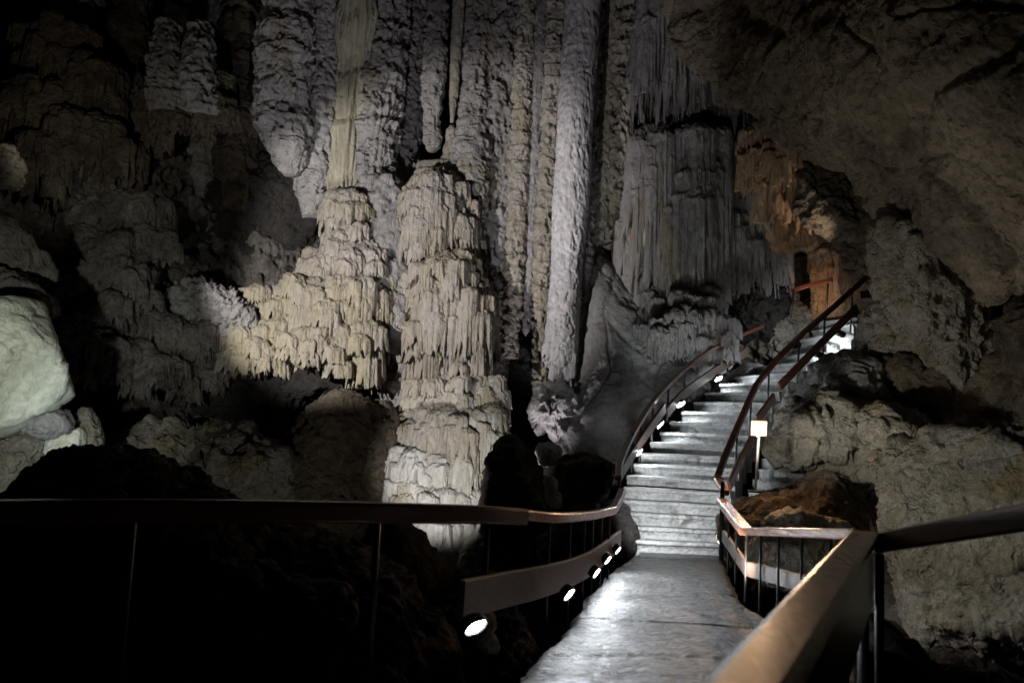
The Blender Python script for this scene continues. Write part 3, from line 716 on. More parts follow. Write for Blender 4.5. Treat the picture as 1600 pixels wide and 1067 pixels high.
rows = [[(-260, 120, 16.5), (60, 110, 18.4), (220, 110, 19.0), (380, 120, 19.3), (520, 120, 20.2), (640, 120, 20.8)],
        [(-260, 240, 15.0), (60, 250, 17.4), (220, 215, 18.0), (380, 235, 18.7), (520, 250, 19.6), (640, 250, 20.6)],
        [(-260, 340, 14.0), (40, 350, 16.4), (200, 330, 17.0), (370, 340, 18.6), (510, 350, 18.9), (640, 350, 20.4)],
        [(-260, 450, 13.4), (60, 450, 15.2), (180, 440, 16.2), (330, 440, 18.0), (480, 450, 18.6), (640, 450, 20.2)],
        [(-260, 540, 13.8), (90, 530, 15.2), (200, 530, 16.0), (330, 530, 17.3), (480, 540, 18.4), (640, 560, 20.0)],
        [(-260, 620, 15.2), (90, 620, 16.8), (200, 620, 18.0), (330, 600, 18.4), (470, 610, 18.9), (640, 620, 19.8)],
        [(-260, 700, 14.2), (90, 690, 15.2), (210, 685, 16.1), (330, 695, 16.4), (470, 700, 17.2), (640, 720, 19.4)],
        [(-260, 860, 13.2), (90, 850, 14.4), (210, 830, 15.0), (330, 820, 15.6), (470, 840, 16.4), (640, 860, 18.6)],
        [(-260, 1100, 12.6), (90, 1100, 13.6), (210, 1100, 14.2), (330, 1100, 14.8), (470, 1100, 15.6), (640, 1100, 17.6)]]
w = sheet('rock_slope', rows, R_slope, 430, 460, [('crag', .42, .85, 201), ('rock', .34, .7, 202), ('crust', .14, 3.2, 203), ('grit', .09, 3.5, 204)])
tag(w, 'rugged dark rock slope filling the left side of the cave', 'rock slope', kind='structure')
rows = [[(1190, 400, 21.5), (1300, 400, 21), (1420, 400, 17.2), (1560, 430, 15), (1850, 430, 13)],
        [(1200, 520, 21), (1290, 530, 20.5), (1400, 520, 15.6), (1560, 540, 13.3), (1850, 540, 11.4)],
        [(1205, 610, 18.4), (1290, 610, 15.3), (1390, 620, 14.0), (1540, 640, 12.6), (1850, 640, 10.8)],
        [(1205, 720, 13.9), (1290, 710, 13.4), (1390, 720, 12.8), (1520, 740, 11.0), (1850, 740, 9.8)],
        [(1180, 860, 12.2), (1290, 860, 11.4), (1390, 860, 10.4), (1520, 880, 9.4), (1850, 900, 9.0)],
        [(1160, 1100, 11.0), (1290, 1100, 10.0), (1390, 1100, 9.2), (1520, 1100, 8.6), (1850, 1100, 8.4)]]
w = sheet('rock_slope', rows, R_slope, 360, 360, [('crag', .26, 1.1, 211), ('rock', .24, .8, 212), ('cauli', .12, 2.6, 213), ('grit', .07, 4, 214)])
tag(w, 'jumbled rock bank rising right of the stairs', 'rock slope', kind='structure')
# pit floor
rows = [[(-16, y, -2.6 + .12 * max(0, y - 8)), (-8, y, -3.6 + .10 * max(0, y - 10)), (-2, y, -4.2 + .12 * max(0, y - 12)), (3, y, -3.6 + .10 * max(0, y - 12)), (7, y, -2.4), (16, y, -1.5)] for y in (-3, 2, 6, 10, 14, 18, 24)]
C = np.array(rows, float)
def world_sheet(name, C, mat, nu, nv, layers, flip=False):
    G = crom(C, np.linspace(0, len(C) - 1, nu)); G = crom(G.transpose(1, 0, 2), np.linspace(0, C.shape[1] - 1, nv)).transpose(1, 0, 2)
    N = normals(G, False); N = -N if flip else N
    D = 0
    for l in layers: D = D + disp(G, *l)
    return mesh_np(name, G + N * D[..., None], grid_quads(nu, nv, False), mat, origin=C.reshape(-1, 3).mean(0))
fl = world_sheet('cave_floor', C, R_dark, 320, 360, [('rock', .45, .6, 21), ('crag', .18, 1.6, 22)])
tag(fl, 'dark rubble floor of the pit below the walkway', 'cave floor', kind='structure')

# ceiling overhang, upper right: lower edge runs diagonally down to the right
rows = [[(980, -700, 16), (1300, -700, 12), (1700, -700, 8), (2300, -700, 6)],
        [(1010, -120, 17.5), (1300, -150, 13), (1640, -150, 9), (2300, -150, 6)],
        [(1035, 10, 17.5), (1250, -10, 14), (1600, 0, 9.5), (2200, 50, 6.5)],
        [(1062, 85, 17.2), (1230, 90, 14.6), (1560, 120, 10), (2150, 180, 7)],
        [(1150, 170, 16.6), (1290, 195, 14.4), (1560, 235, 10.6), (2100, 300, 7.4)],
        [(1240, 228, 16.0), (1370, 275, 13.8), (1580, 330, 11.0), (2050, 380, 7.8)],
        [(1345, 318, 15.0), (1450, 350, 13.2), (1600, 395, 11.2), (2000, 440, 8.2)],
        [(1420, 385, 14.3), (1500, 420, 12.9), (1615, 440, 11.4), (1980, 480, 8.6)],
        [(1510, 468, 13.6), (1560, 470, 13.0), (1640, 466, 12.2), (1980, 505, 9.6)],
        [(1530, 440, 15.5), (1590, 440, 15.5), (1680, 440, 15), (2000, 470, 13)],
        [(1480, 330, 18), (1560, 330, 18), (1700, 330, 18), (2100, 330, 17)]]
ce = sheet('cave_ceiling', rows, R_ceil, 460, 420, [('rock', .48, .42, 31), ('smooth', .22, .7, 35), ('pitted', .12, 1.2, 32), ('crag', .06, 2.6, 33), ('grit', .04, 5, 34)], flip=True)
tag(ce, 'brown overhanging cave ceiling slanting down across the upper right', 'cave ceiling', kind='structure')

# ================================================================== ROCK THINGS
def rockthing(name, label, cat, *a, **k):
    return tag(blob(name, *a, **k), label, cat)
def colthing(name, label, *a, **k):
    return tag(column(name, *a, **k), label, 'column')

T = -260
# --- the great columns (top, bottom)
colthing('stone_column', 'yellow fluted column with ring breaks, brightest of the upper left', [(575, T, 18.4, 30), (560, 0, 18.3, 29), (550, 110, 18.6, 28), (543, 200, 18.5, 27), (536, 300, 18.4, 24), (530, 400, 18.6, 22)], R_yel,
         [('smooth', .03, 2, 1)], flutes=30, fl_amp=.20, rings=.55, ring_amp=.12, seed=2, res=.022)
colthing('stone_column', 'grey lumpy column of stacked stone caps right of the yellow one', [(620, T, 18.9, 24), (606, 0, 18.8, 24), (598, 100, 18.7, 25), (589, 200, 18.6, 25), (580, 300, 18.5, 22), (574, 400, 18.5, 18)], R_grey,
         [('crust', .10, 4.7, 11), ('crust', .06, 6, 12)], flutes=26, fl_amp=.16, rings=1.2, ring_amp=.25, seed=3, res=.022)
colthing('stone_column', 'wide dark rough column with a dotted surface, left of the hanging spike', [(660, T, 19.6, 22), (643, 0, 19.5, 21), (636, 130, 19.5, 22), (628, 260, 19.4, 20), (622, 360, 19.3, 18)], R_grey,
         [('crust', .11, 7, 14), ('crag', .05, 3, 15)], seed=4, res=.024)
colthing('stone_column', 'segmented grey column ending in a rounded knob above the tiered flowstone', [(694, T, 19.0, 13), (683, 0, 18.9, 13), (680, 90, 18.8, 13), (676, 150, 18.8, 12), (675, 190, 18.8, 8), (675, 222, 18.8, 9), (675, 238, 18.8, 3)], R_grey,
         [('crust', .06, 5.5, 17), ('crust', .03, 8, 12)], flutes=20, fl_amp=.10, rings=.9, ring_amp=.35, seed=5, res=.02)
tag(column('stalactite', [(728, T, 18.7, 12), (717, 0, 18.6, 9), (713, 70, 18.6, 8), (709, 150, 18.6, 6), (706, 192, 18.6, 2.2)], R_tan, [('crust', .02, 8, 18)], seed=6, res=.02), 'single long thin hanging stalactite in the dark gap', 'stalactite')
tag(column('stalagmite', [(706, 196, 18.9, 2.5), (706, 206, 18.9, 8), (705, 222, 18.9, 8), (704, 245, 18.9, 12), (703, 275, 18.9, 20)], R_tan, [('crust', .03, 7, 19)], rings=5, ring_amp=.3, seed=7, res=.02), 'small ringed stalagmite stub right below the long thin stalactite', 'stalagmite')
colthing('stone_column', 'grey layered column right of the thin stalactite, draped lower end', [(762, T, 19.0, 17), (750, 0, 18.9, 16), (745, 120, 18.8, 16), (741, 200, 18.7, 18), (737, 260, 18.6, 24), (738, 330, 18.5, 17), (735, 400, 18.5, 12)], R_grey,
         [('crust', .09, 4.5, 21), ('crust', .05, 7, 22)], flutes=16, fl_amp=.08, rings=1.1, ring_amp=.2, seed=8, res=.022)
colthing('stone_column', 'broad rough grey column mass in the middle of the cluster', [(800, T, 19.5, 46), (783, 0, 19.4, 44), (775, 200, 19.3, 44), (765, 400, 19.1, 40), (760, 520, 19.0, 34), (758, 620, 19.0, 26)], R_grey,
         [('ribs', .14, 2.2, 23), ('crust', .11, 6.5, 24)], seed=9, res=.024)
colthing('stone_column', 'narrow knobbly column like stacked beads, right of the broad mass', [(838, T, 18.9, 14), (822, 0, 18.8, 13), (816, 150, 18.7, 13), (810, 300, 18.6, 13), (803, 440, 18.5, 12), (797, 560, 18.5, 8)], R_tan,
         [('crust', .06, 7, 26)], flutes=10, fl_amp=.06, rings=2.5, ring_amp=.45, seed=10, res=.02, )
colthing('stone_column', 'thin straight grey rib column between two beaded columns', [(862, T, 18.9, 11), (846, 0, 18.8, 10), (838, 200, 18.7, 10), (830, 380, 18.6, 9), (823, 500, 18.6, 6), (821, 525, 18.6, 1)], R_grey,
         [('crust', .03, 8, 28)], flutes=8, fl_amp=.10, seed=11, res=.02)
colthing('stone_column', 'beaded tan column standing just left of the tall pale column', [(888, T, 18.9, 16), (872, 0, 18.8, 15), (864, 150, 18.7, 14), (856, 300, 18.6, 14), (848, 440, 18.5, 12), (844, 560, 18.5, 9), (842, 620, 18.5, 5)], R_tan,
         [('crust', .07, 6.5, 30)], flutes=10, fl_amp=.05, rings=2.8, ring_amp=.42, seed=12, res=.02)
pale_col = colthing('stone_column', 'tallest pale smooth column, lit brightest, ending above a dark hollow', [(935, T, 18.3, 29), (912, 0, 18.2, 27), (902, 150, 18.1, 26), (893, 300, 18.0, 26), (884, 440, 17.9, 24), (877, 530, 17.9, 23), (874, 560, 17.9, 23), (873, 568, 17.9, 20), (872, 574, 17.9, 15), (871, 577, 17.9, 4)], R_pale,
         [('smooth', .05, 1.5, 31), ('crust', .03, 9, 32)], flutes=5, fl_amp=.06, seed=13, res=.02)
for q_, (x_, y_, w_) in enumerate(((866, 548, 11), (882, 552, 12), (874, 560, 12))): tier('fringe', x_, y_, 17.75, w_, 12, 20, R_pale, parent=pale_col, seed=70 + q_, spikes=5, minis=1)
colthing('stone_column', 'knobbly grey column attached to the right side of the pale column', [(955, T, 18.5, 14), (928, 0, 18.45, 13), (919, 150, 18.4, 13), (911, 300, 18.3, 13), (905, 440, 18.2, 14), (898, 530, 18.2, 12), (902, 572, 18.2, 8)], R_grey,
         [('crust', .09, 6.5, 33)], rings=2.2, ring_amp=.3, seed=14, res=.022)
colthing('stone_column', 'slim beige column right of the black gap', [(975, T, 18.9, 12), (958, 0, 18.8, 11), (950, 120, 18.8, 11), (943, 250, 18.7, 12), (936, 350, 18.7, 11), (933, 385, 18.7, 6), (932, 405, 18.7, 1)], R_tan,
         [('smooth', .04, 2, 34), ('crust', .03, 8, 35)], flutes=7, fl_amp=.06, seed=15, res=.022)
colthing('stone_column', 'rough tan column bordering the draped curtains, right of the slim beige one', [(1000, T, 19.0, 20), (978, 0, 18.9, 18), (968, 120, 18.9, 18), (960, 250, 18.9, 18), (955, 350, 18.9, 16), (962, 430, 19.1, 12), (966, 480, 19.4, 5), (967, 500, 19.4, 1)], R_tan,
         [('crust', .11, 6, 36), ('ribs', .06, 3, 37)], rings=1.6, ring_amp=.2, seed=16, res=.022)
# left group
colthing('stone_column', 'grey cauliflower textured column hanging to a rounded point, left of the yellow one', [(470, T, 18.0, 48), (452, 0, 17.9, 30), (446, 60, 17.8, 34), (442, 120, 17.8, 30), (440, 190, 17.8, 28), (448, 240, 17.8, 20), (455, 275, 17.9, 8)], R_grey,
         [('cauli', .14, 4, 41), ('crust', .08, 4.5, 42)], flutes=14, fl_amp=.08, rings=1.0, ring_amp=.2, seed=17, res=.024)
colthing('stone_column', 'bluish grey crusted column between the cauliflower column and the yellow one', [(530, T, 18.7, 30), (515, 0, 18.6, 26), (508, 100, 18.6, 26), (500, 200, 18.5, 26), (495, 280, 18.5, 26), (500, 340, 18.6, 18)], R_grey,
         [('crust', .10, 6, 43), ('ribs', .10, 3, 44)], flutes=16, fl_amp=.08, seed=18, res=.024)
for i, (x, w_, lab) in enumerate(((40, 26, 'dim furrowed column near the top left corner'), (120, 34, 'dim wide column third in from the top left corner'), (205, 24, 'faint narrow column left of the two ringed stalagmites'), (335, 22, 'faint column above the right ringed stalagmite'), (385, 30, 'dim streaked column left of the cauliflower column'))):
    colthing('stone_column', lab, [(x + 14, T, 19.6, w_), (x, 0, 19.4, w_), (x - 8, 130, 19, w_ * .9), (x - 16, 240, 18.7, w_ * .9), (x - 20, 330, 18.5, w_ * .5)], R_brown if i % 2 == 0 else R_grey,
             [('flow', .12, 2.5, 50 + i), ('cauli', .06, 5, 60 + i)], flutes=14, fl_amp=.1, rings=.8, ring_amp=.15, seed=20 + i, res=.03)
for x, lab, ly in ((262, 'ringed grey stalagmite, taller left one of a pair', 30), (312, 'ringed grey stalagmite, right one of a pair', 34)):
    tag(column('stalagmite', [(x + 2, ly, 17.6, 4), (x + 1, ly + 8, 17.6, 12), (x, ly + 40, 17.5, 17), (x - 4, ly + 80, 17.4, 22), (x, ly + 110, 17.4, 26), (x + 6, ly + 150, 17.4, 26)], R_grey,
               [('crust', .07, 6, 70), ('crust', .05, 5.5, 71)], rings=4.5, ring_amp=.28, seed=30 + x, res=.024), lab, 'stalagmite')

def flow(label, tiers, mat, name='flowstone', cat='flowstone', d0=None, seed0=0, core=None, **kw):
    """a stack of flowstone shelves: tiers of (px, lip py, d, half width, cap, skirt[, material])"""
    x, y, d = tiers[-1][:3]
    t = thing(name, at(x, y + tiers[-1][5] * .9, d), label, cat)
    if core: column('core', core, mat, [('flow', .14, 1.6, seed0 + 5), ('cauli', .07, 5, seed0 + 6)], parent=t, res=.04)
    for i, q in enumerate(tiers):
        tier('tier', *q[:6], q[6] if len(q) > 6 else mat, parent=t, seed=seed0 + i * 7, **kw)
    return t

# tiered pagoda
flow('tall tiered flowstone like a pagoda, yellow and grey fringes, centre of the cave', [
    (684, 318, 18.2, 56, 55, 60, R_tan), (643, 330, 18.1, 20, 30, 55, R_tan), (722, 352, 18.3, 26, 30, 34, R_tan), (668, 345, 17.9, 34, 30, 55, R_tan),
    (690, 428, 17.9, 58, 34, 40, R_tan), (712, 420, 17.8, 34, 26, 44, R_tan),
    (665, 470, 17.8, 34, 22, 34, R_tan), (705, 476, 17.9, 70, 34, 100, R_tan), (660, 515, 17.5, 30, 14, 52, R_tan), (690, 500, 17.4, 24, 26, 70, R_tan), (735, 492, 17.7, 36, 22, 85, R_base),
    (650, 590, 17.5, 22, 26, 45, R_tan), (715, 610, 17.6, 66, 40, 30, R_tan), (672, 610, 17.3, 34, 22, 50, R_tan), (722, 632, 17.3, 52, 26, 28, R_tan), (752, 612, 17.3, 36, 24, 40, R_base),
    (712, 660, 17.1, 74, 26, 58, R_tan), (752, 662, 16.9, 36, 22, 50, R_base), (662, 668, 16.9, 34, 24, 50, R_tan), (648, 655, 17.0, 16, 20, 60, R_grey)],
    R_tan, seed0=100, core=[(690, 260, 19.2, 34), (690, 420, 19.0, 60), (700, 560, 18.9, 68), (705, 700, 18.6, 74), (700, 900, 18.4, 70)])
flow('bright base of the tiered flowstone, long ragged fringes above the pit', [
    (622, 715, 16.6, 26, 16, 30, R_base), (660, 728, 16.5, 34, 20, 60), (705, 725, 16.6, 34, 18, 60), (745, 722, 16.8, 24, 18, 50, R_base), (628, 762, 16.3, 22, 14, 60, R_base), (668, 775, 16.2, 32, 16, 70), (712, 778, 16.4, 30, 16, 70, R_base), (642, 815, 16.0, 22, 12, 56, R_base), (680, 825, 16.0, 24, 12, 60), (715, 830, 16.2, 22, 14, 60), (690, 865, 15.9, 14, 10, 34, R_base)],
    R_base, seed0=300, finger=.10, jag=1.0, spikes=14, core=[(685, 690, 17.9, 54), (685, 790, 17.5, 52), (692, 860, 17.2, 34), (695, 940, 17.2, 22)])
# grey knobbly strip left of the pagoda
colthing('stone_column', 'crusty grey column running down the left side of the tiered flowstone', [(604, 280, 18.4, 20), (607, 400, 18.0, 25), (612, 480, 17.8, 27), (620, 560, 17.6, 24), (628, 620, 17.6, 20), (636, 690, 17.4, 18), (640, 730, 17.3, 10)], R_grey,
         [('cauli', .13, 4, 80), ('crust', .08, 4.5, 81)], rings=1.6, ring_amp=.2, seed=41, res=.024)
# skirt on the left
flow('wide curtain of tan stalactites over the black hollow, left of the tiered flowstone', [
    (545, 322, 18.0, 34, 22, 42), (550, 372, 17.9, 34, 22, 30), (560, 405, 17.7, 40, 26, 30), (520, 415, 17.9, 44, 26, 34), (582, 440, 17.6, 26, 20, 60),
    (545, 462, 17.5, 64, 30, 92), (480, 462, 17.6, 56, 26, 70), (590, 470, 17.4, 22, 20, 105), (520, 500, 17.1, 34, 26, 50), (440, 480, 17.6, 30, 24, 50), (560, 520, 17.0, 34, 14, 62), (505, 545, 17.0, 62, 24, 22)],
    R_tan, seed0=500, name='stalactite_curtain', cat='stalactites')
flow('shaggy crusted fringe at the left end of the stalactite curtain', [(405, 470, 17.7, 38, 20, 44), (362, 482, 17.6, 30, 18, 44), (425, 515, 17.3, 34, 16, 44), (380, 522, 17.2, 36, 16, 44), (345, 520, 17.3, 20, 14, 40), (400, 552, 17.0, 44, 12, 20)], R_tan, name='stalactite_curtain', cat='stalactites', seed0=1500)
rockthing('rock_shelf', 'sloping rock face, shade put into its dark colour, above the stalactite curtain', 'rock', [(240, 230), (330, 200), (420, 230), (500, 300), (520, 360), (515, 430), (430, 465), (330, 470), (230, 460), (200, 380), (210, 290)], 19.1, .9, R_dark, [('crag', .25, 1.3, 53), ('cauli', .10, 3.5, 54)], cuts=16, cut=0.8)  # near-black albedo carries the shadow over this slope
rockthing('spiky_rock', 'cluster of jagged greyish spikes at the edge of the dark slope', 'rock', [(275, 462), (300, 445), (330, 450), (370, 470), (390, 500), (360, 520), (310, 500), (280, 485)], 17.0, .35, R_grey, [('crag', .24, 4.5, 55), ('crag', .10, 10, 56)], res=.022)
flow('lumpy brown fringed flowstone mass below the two ringed stalagmites', [(312, 130, 17.9, 46, 22, 30), (262, 158, 17.8, 30, 20, 34), (338, 165, 17.7, 32, 20, 34), (296, 178, 17.6, 40, 18, 34), (252, 205, 17.7, 18, 14, 34)], R_brown, seed0=1300, spikes=3)
flow('dark knobbly flowstone slope catching a little light, upper left', [(205, 325, 17.2, 60, 22, 40), (150, 345, 16.9, 46, 20, 50), (232, 370, 17.0, 40, 18, 40), (178, 390, 16.6, 50, 20, 46), (140, 425, 16.3, 36, 18, 50), (205, 430, 16.5, 40, 18, 44), (165, 480, 16.1, 36, 16, 40)], R_slope, seed0=1400, spikes=2, finger=.09)
flow('dark furrowed slope with combed fringes right of the pale boulder', [(175, 490, 16.6, 46, 16, 50), (235, 500, 16.8, 50, 18, 50), (290, 525, 17.0, 44, 16, 50), (195, 545, 16.3, 50, 16, 44), (255, 572, 16.5, 54, 16, 34), (312, 572, 17.0, 34, 14, 34)], R_slope, seed0=1700, spikes=4)
rockthing('pale_boulder', 'large smooth greenish white boulder at the left edge', 'boulder', [(-90, 478), (-20, 476), (50, 478), (85, 510), (112, 535), (119, 575), (108, 605), (85, 632), (30, 664), (-20, 684), (-90, 700)], 12.6, .9, R_limeb, [('strata', .13, 1.6, 62), ('smooth', .06, 1.5, 61), ('rock', .04, 2.0, 63)], sharp=1.9, smooth_out=0, grit=.02, cuts=10, cut=0.86)
rockthing('slanted_slab', 'dark slanted slab leaning above the pale boulder', 'rock', [(-60, 318), (5, 335), (60, 390), (95, 425), (88, 440), (50, 440), (-10, 410), (-60, 380)], 13.6, .4, R_wall, [('rock', .12, 1.6, 64)], sharp=1.4, cuts=8, cut=0.8)
rockthing('slanted_slab', 'second dark slab tucked between the slanted one and the pale boulder', 'rock', [(-60, 395), (0, 420), (50, 452), (100, 480), (95, 500), (40, 478), (-60, 470)], 13.2, .35, R_wall, [('rock', .12, 1.8, 65)], sharp=1.4, cuts=8, cut=0.8)
rockthing('rock_lump', 'small pale rock knob at the left edge, halfway up', 'rock', [(-30, 225), (15, 228), (32, 250), (28, 285), (5, 295), (-30, 290)], 14.5, .35, R_lime, [('rock', .12, 2.2, 66)], cuts=8, cut=0.8)
rockthing('stone_pillar', 'short square greenish stone pillar below the pale boulder', 'rock', [(76, 672), (130, 668), (134, 760), (80, 760)], 13.3, .3, R_slab if False else R_limeb, [('smooth', .04, 1.6, 67)], sharp=2.0, smooth_out=0, grit=.03, cuts=8, cut=0.8)
rockthing('rock_shelf', 'grey rock ledge just under the tip of the pale boulder', 'rock', [(30, 655), (80, 640), (110, 650), (108, 675), (70, 682), (35, 672)], 13.0, .3, R_slab, [('rock', .08, 2.5, 68)])
rockthing('rock_spur', 'thin pale hanging spur beside the square pillar', 'rock', [(122, 640), (140, 645), (150, 680), (158, 720), (148, 745), (134, 700), (124, 665)], 13.6, .15, R_lime, [('ribs', .05, 4, 69)])
rockthing('rubble_ledge', 'band of sparkly grey rubble behind the dark mound, left', 'rock', [(150, 690), (230, 672), (300, 690), (380, 680), (440, 720), (470, 760), (440, 800), (330, 800), (240, 760), (160, 740)], 15.6, .7, R_lime, [('crag', .30, 2.0, 70), ('cauli', .12, 6, 71)], cuts=16, cut=0.8)
rockthing('rubble_ledge', 'darker rubble slope behind the handrail at the left edge', 'rock', [(-80, 690), (0, 680), (60, 700), (80, 760), (60, 850), (20, 900), (-80, 900)], 13.5, .6, R_lime, [('crag', .26, 1.8, 72), ('cauli', .1, 6, 73)])
rockthing('brown_boulder', 'big rounded brown boulder under the stalactite curtain', 'boulder', [(455, 680), (490, 640), (535, 618), (590, 622), (608, 650), (606, 720), (600, 800), (592, 880), (560, 890), (500, 860), (455, 800), (440, 720)], 16.2, 1.1, R_brown, [('rock', .22, 1.0, 74), ('pitted', .12, 1.6, 75), ('crag', .08, 3, 76)], cuts=16, cut=0.8)
rockthing('rock_shelf', 'blackish rock painting in the shadow of the hollow over the brown boulder', 'rock', [(340, 590), (420, 575), (520, 565), (590, 575), (600, 600), (520, 620), (440, 660), (360, 660), (300, 640)], 17.6, .8, R_dark, [('rock', .2, 1.2, 77), ('crag', .1, 3, 78)])  # near-black colour stands in for the shadow under the curtain
flow('faint fringed flowstone on the dim wall near the top left corner', [(95, 60, 18.3, 60, 26, 70), (150, 120, 18.1, 50, 22, 70), (60, 150, 17.6, 50, 22, 70), (130, 200, 17.5, 56, 22, 60), (190, 235, 17.6, 40, 20, 50), (70, 235, 17.0, 44, 20, 60)], R_brown, seed0=1600, spikes=4, finger=.08)
# foreground dark mounds
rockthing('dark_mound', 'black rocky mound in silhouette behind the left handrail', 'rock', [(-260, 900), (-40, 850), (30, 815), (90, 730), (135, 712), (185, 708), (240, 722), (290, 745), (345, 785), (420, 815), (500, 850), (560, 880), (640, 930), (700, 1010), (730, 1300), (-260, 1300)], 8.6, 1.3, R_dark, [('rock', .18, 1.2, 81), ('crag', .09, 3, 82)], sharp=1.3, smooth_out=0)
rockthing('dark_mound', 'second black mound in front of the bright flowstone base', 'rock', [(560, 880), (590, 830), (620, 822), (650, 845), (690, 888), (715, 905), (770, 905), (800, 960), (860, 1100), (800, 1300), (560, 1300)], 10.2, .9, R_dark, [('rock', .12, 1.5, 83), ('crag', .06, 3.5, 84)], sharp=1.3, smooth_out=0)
rockthing('leaning_slab', 'pale greenish slab leaning beside the black crack, above the walkway board', 'rock', [(716, 905), (722, 870), (745, 830), (762, 805), (775, 820), (768, 900), (745, 912)], 15.2, .25, R_limeb, [('rock', .10, 2.0, 85), ('pitted', .05, 3, 86)], sharp=1.3)
rockthing('dark_rock', 'dark brown rock hump left of the walkway railing, above the lower board', 'rock', [(764, 700), (795, 678), (815, 690), (838, 705), (850, 750), (862, 800), (880, 900), (850, 960), (762, 960), (756, 800)], 14.8, .8, R_brown, [('rock', .18, 1.4, 87), ('crag', .08, 3, 88)], cuts=16, cut=0.8)
rockthing('rounded_boulder', 'rounded brown boulder beside the foot of the left stair railing', 'boulder', [(858, 720), (880, 705), (930, 700), (960, 708), (966, 740), (955, 775), (925, 792), (875, 794), (858, 760)], 13.4, .6, R_brown, [('smooth', .12, 1.2, 89), ('pitted', .05, 3, 90)], cuts=16, cut=0.8)
rockthing('dark_rock', 'dark ragged rock wedged between the lower board and bottom step', 'rock', [(900, 800), (968, 790), (984, 815), (996, 850), (985, 872), (950, 900), (900, 960), (850, 960), (850, 850)], 12.8, .5, R_dark, [('crag', .12, 2.5, 91)], sharp=1.2)
rockthing('pale_sliver', 'thin greenish pale shape painting a light patch right of the hump', 'rock', [(856, 748), (864, 752), (876, 775), (876, 792), (862, 790), (856, 770)], 12.6, .12, R_limeb, [('rock', .03, 4, 92)])  # patch of greenish light modelled as a pale solid
rockthing('pale_sliver', 'pale weathered rock fin just behind the nearest white lamp', 'rock', [(748, 962), (760, 960), (764, 985), (772, 1005), (782, 1020), (765, 1012), (752, 990)], 5.9, .06, R_lime, [('rock', .02, 8, 93)])
rockthing('lumpy_rock', 'lumpy grey purple rock hanging below the tall pale column', 'rock', [(852, 600), (875, 580), (893, 590), (896, 630), (885, 665), (860, 690), (842, 692), (842, 640)], 17.6, .45, R_grey, [('crag', .16, 2.4, 94), ('crust', .10, 5, 95)], cuts=16, cut=0.8)
rockthing('lumpy_rock', 'small pale knob under the lumpy hanging rock', 'rock', [(844, 706), (856, 696), (870, 704), (866, 718), (850, 722)], 16.4, .2, R_pale, [('crust', .06, 5, 96)])
rockthing('dark_rock', 'black rock painting the shadow wedge between the tiered flowstone and hanging lumpy rock', 'rock', [(792, 560), (815, 520), (840, 540), (850, 640), (845, 720), (800, 720), (788, 640)], 19.2, .5, R_dark, [('ribs', .1, 3, 97)])  # wedge of shadow put in as near-black rock colour
# grey slab left of stairs
rockthing('grey_slab', 'huge smooth dark grey slab leaning left of the stairs', 'rock', [(905, 385), (925, 365), (948, 385), (985, 440), (1030, 505), (1085, 572), (1120, 610), (1100, 680), (1050, 740), (985, 800), (930, 790), (870, 740), (860, 690), (890, 640), (900, 560), (902, 470)], 18.3, 1.0, R_slab, [('smooth', .16, .8, 98), ('rock', .05, 2.5, 99)], sharp=1.2, lean=.25, grit=.02)
rockthing('dark_rock', 'dark rock bank under the left stair railing', 'rock', [(960, 740), (1000, 700), (1050, 650), (1120, 600), (1190, 560), (1180, 620), (1100, 700), (1010, 790), (1000, 860), (975, 850), (960, 790)], 18.2, .9, R_slab, [('rock', .10, 1.6, 101)], sharp=1.2)

# curtains on the right
flow('uppermost grey curtain of thin stalactites under the ceiling edge', [(1035, 20, 19.0, 56, 60, 130), (1000, 60, 18.9, 24, 30, 110), (1075, 90, 19.0, 44, 30, 80), (1110, 130, 19.2, 60, 30, 60)], R_grey, name='stalactite_curtain', cat='stalactites', seed0=700, spikes=22)
flow('large hanging grey drapery with long folds above the stairs', [
    (1110, 195, 19.8, 90, 26, 120), (1165, 205, 19.6, 52, 24, 190), (1020, 225, 19.2, 44, 20, 60),
    (1060, 235, 18.9, 76, 28, 150), (1030, 262, 18.6, 46, 22, 150), (1150, 300, 19.2, 58, 20, 110), (1080, 285, 18.4, 44, 24, 150), (1105, 300, 18.2, 24, 18, 160),
    (1130, 350, 18.8, 44, 20, 70), (1062, 318, 18.1, 24, 14, 130), (1180, 345, 19.3, 34, 30, 70)],
    R_grey, name='stone_drapery', cat='stalactites', seed0=800, jag=1.3, finger=.07, famp=.07, spikes=40, lobe=1.5)
for i, (x, y0, y1, r) in enumerate(((1112, 330, 462, 7), (1100, 340, 445, 6), (1064, 340, 450, 7), (1047, 330, 440, 6), (1086, 350, 455, 5), (1026, 330, 402, 5), (1008, 320, 385, 5), (1125, 360, 440, 4))):
    tag(column('stalactite', [(x + 2, y0, 18.1, r), (x + 1, (y0 + y1) / 2, 18.05, r * .8), (x - 1, y1 - 20, 18.0, r * .5), (x - 2, y1, 18.0, .8)], R_pale, [('smooth', .02, 4, 900 + i)], flutes=5, fl_amp=.15, seed=900 + i, res=.016),
        ('longest', 'second longest', 'thick', 'slender', 'medium', 'short right', 'short left', 'fine')[i] + ' pale spike hanging from the large drapery', 'stalactite', 'pale spikes of the large drapery')
flow('low grey flowstone cascade with small fringes, between slab and dark rock', [
    (1010, 400, 18.7, 36, 34, 40), (1005, 440, 18.5, 30, 20, 60), (1040, 470, 18.3, 50, 40, 40), (1085, 478, 18.0, 50, 26, 22), (1070, 505, 17.8, 62, 24, 22), (1110, 512, 17.6, 34, 20, 22), (1055, 530, 17.8, 44, 18, 20), (1100, 535, 17.6, 46, 16, 20)],
    R_grey, name='flowstone', cat='flowstone', seed0=960, finger=.05, famp=.04, minis=2.0)
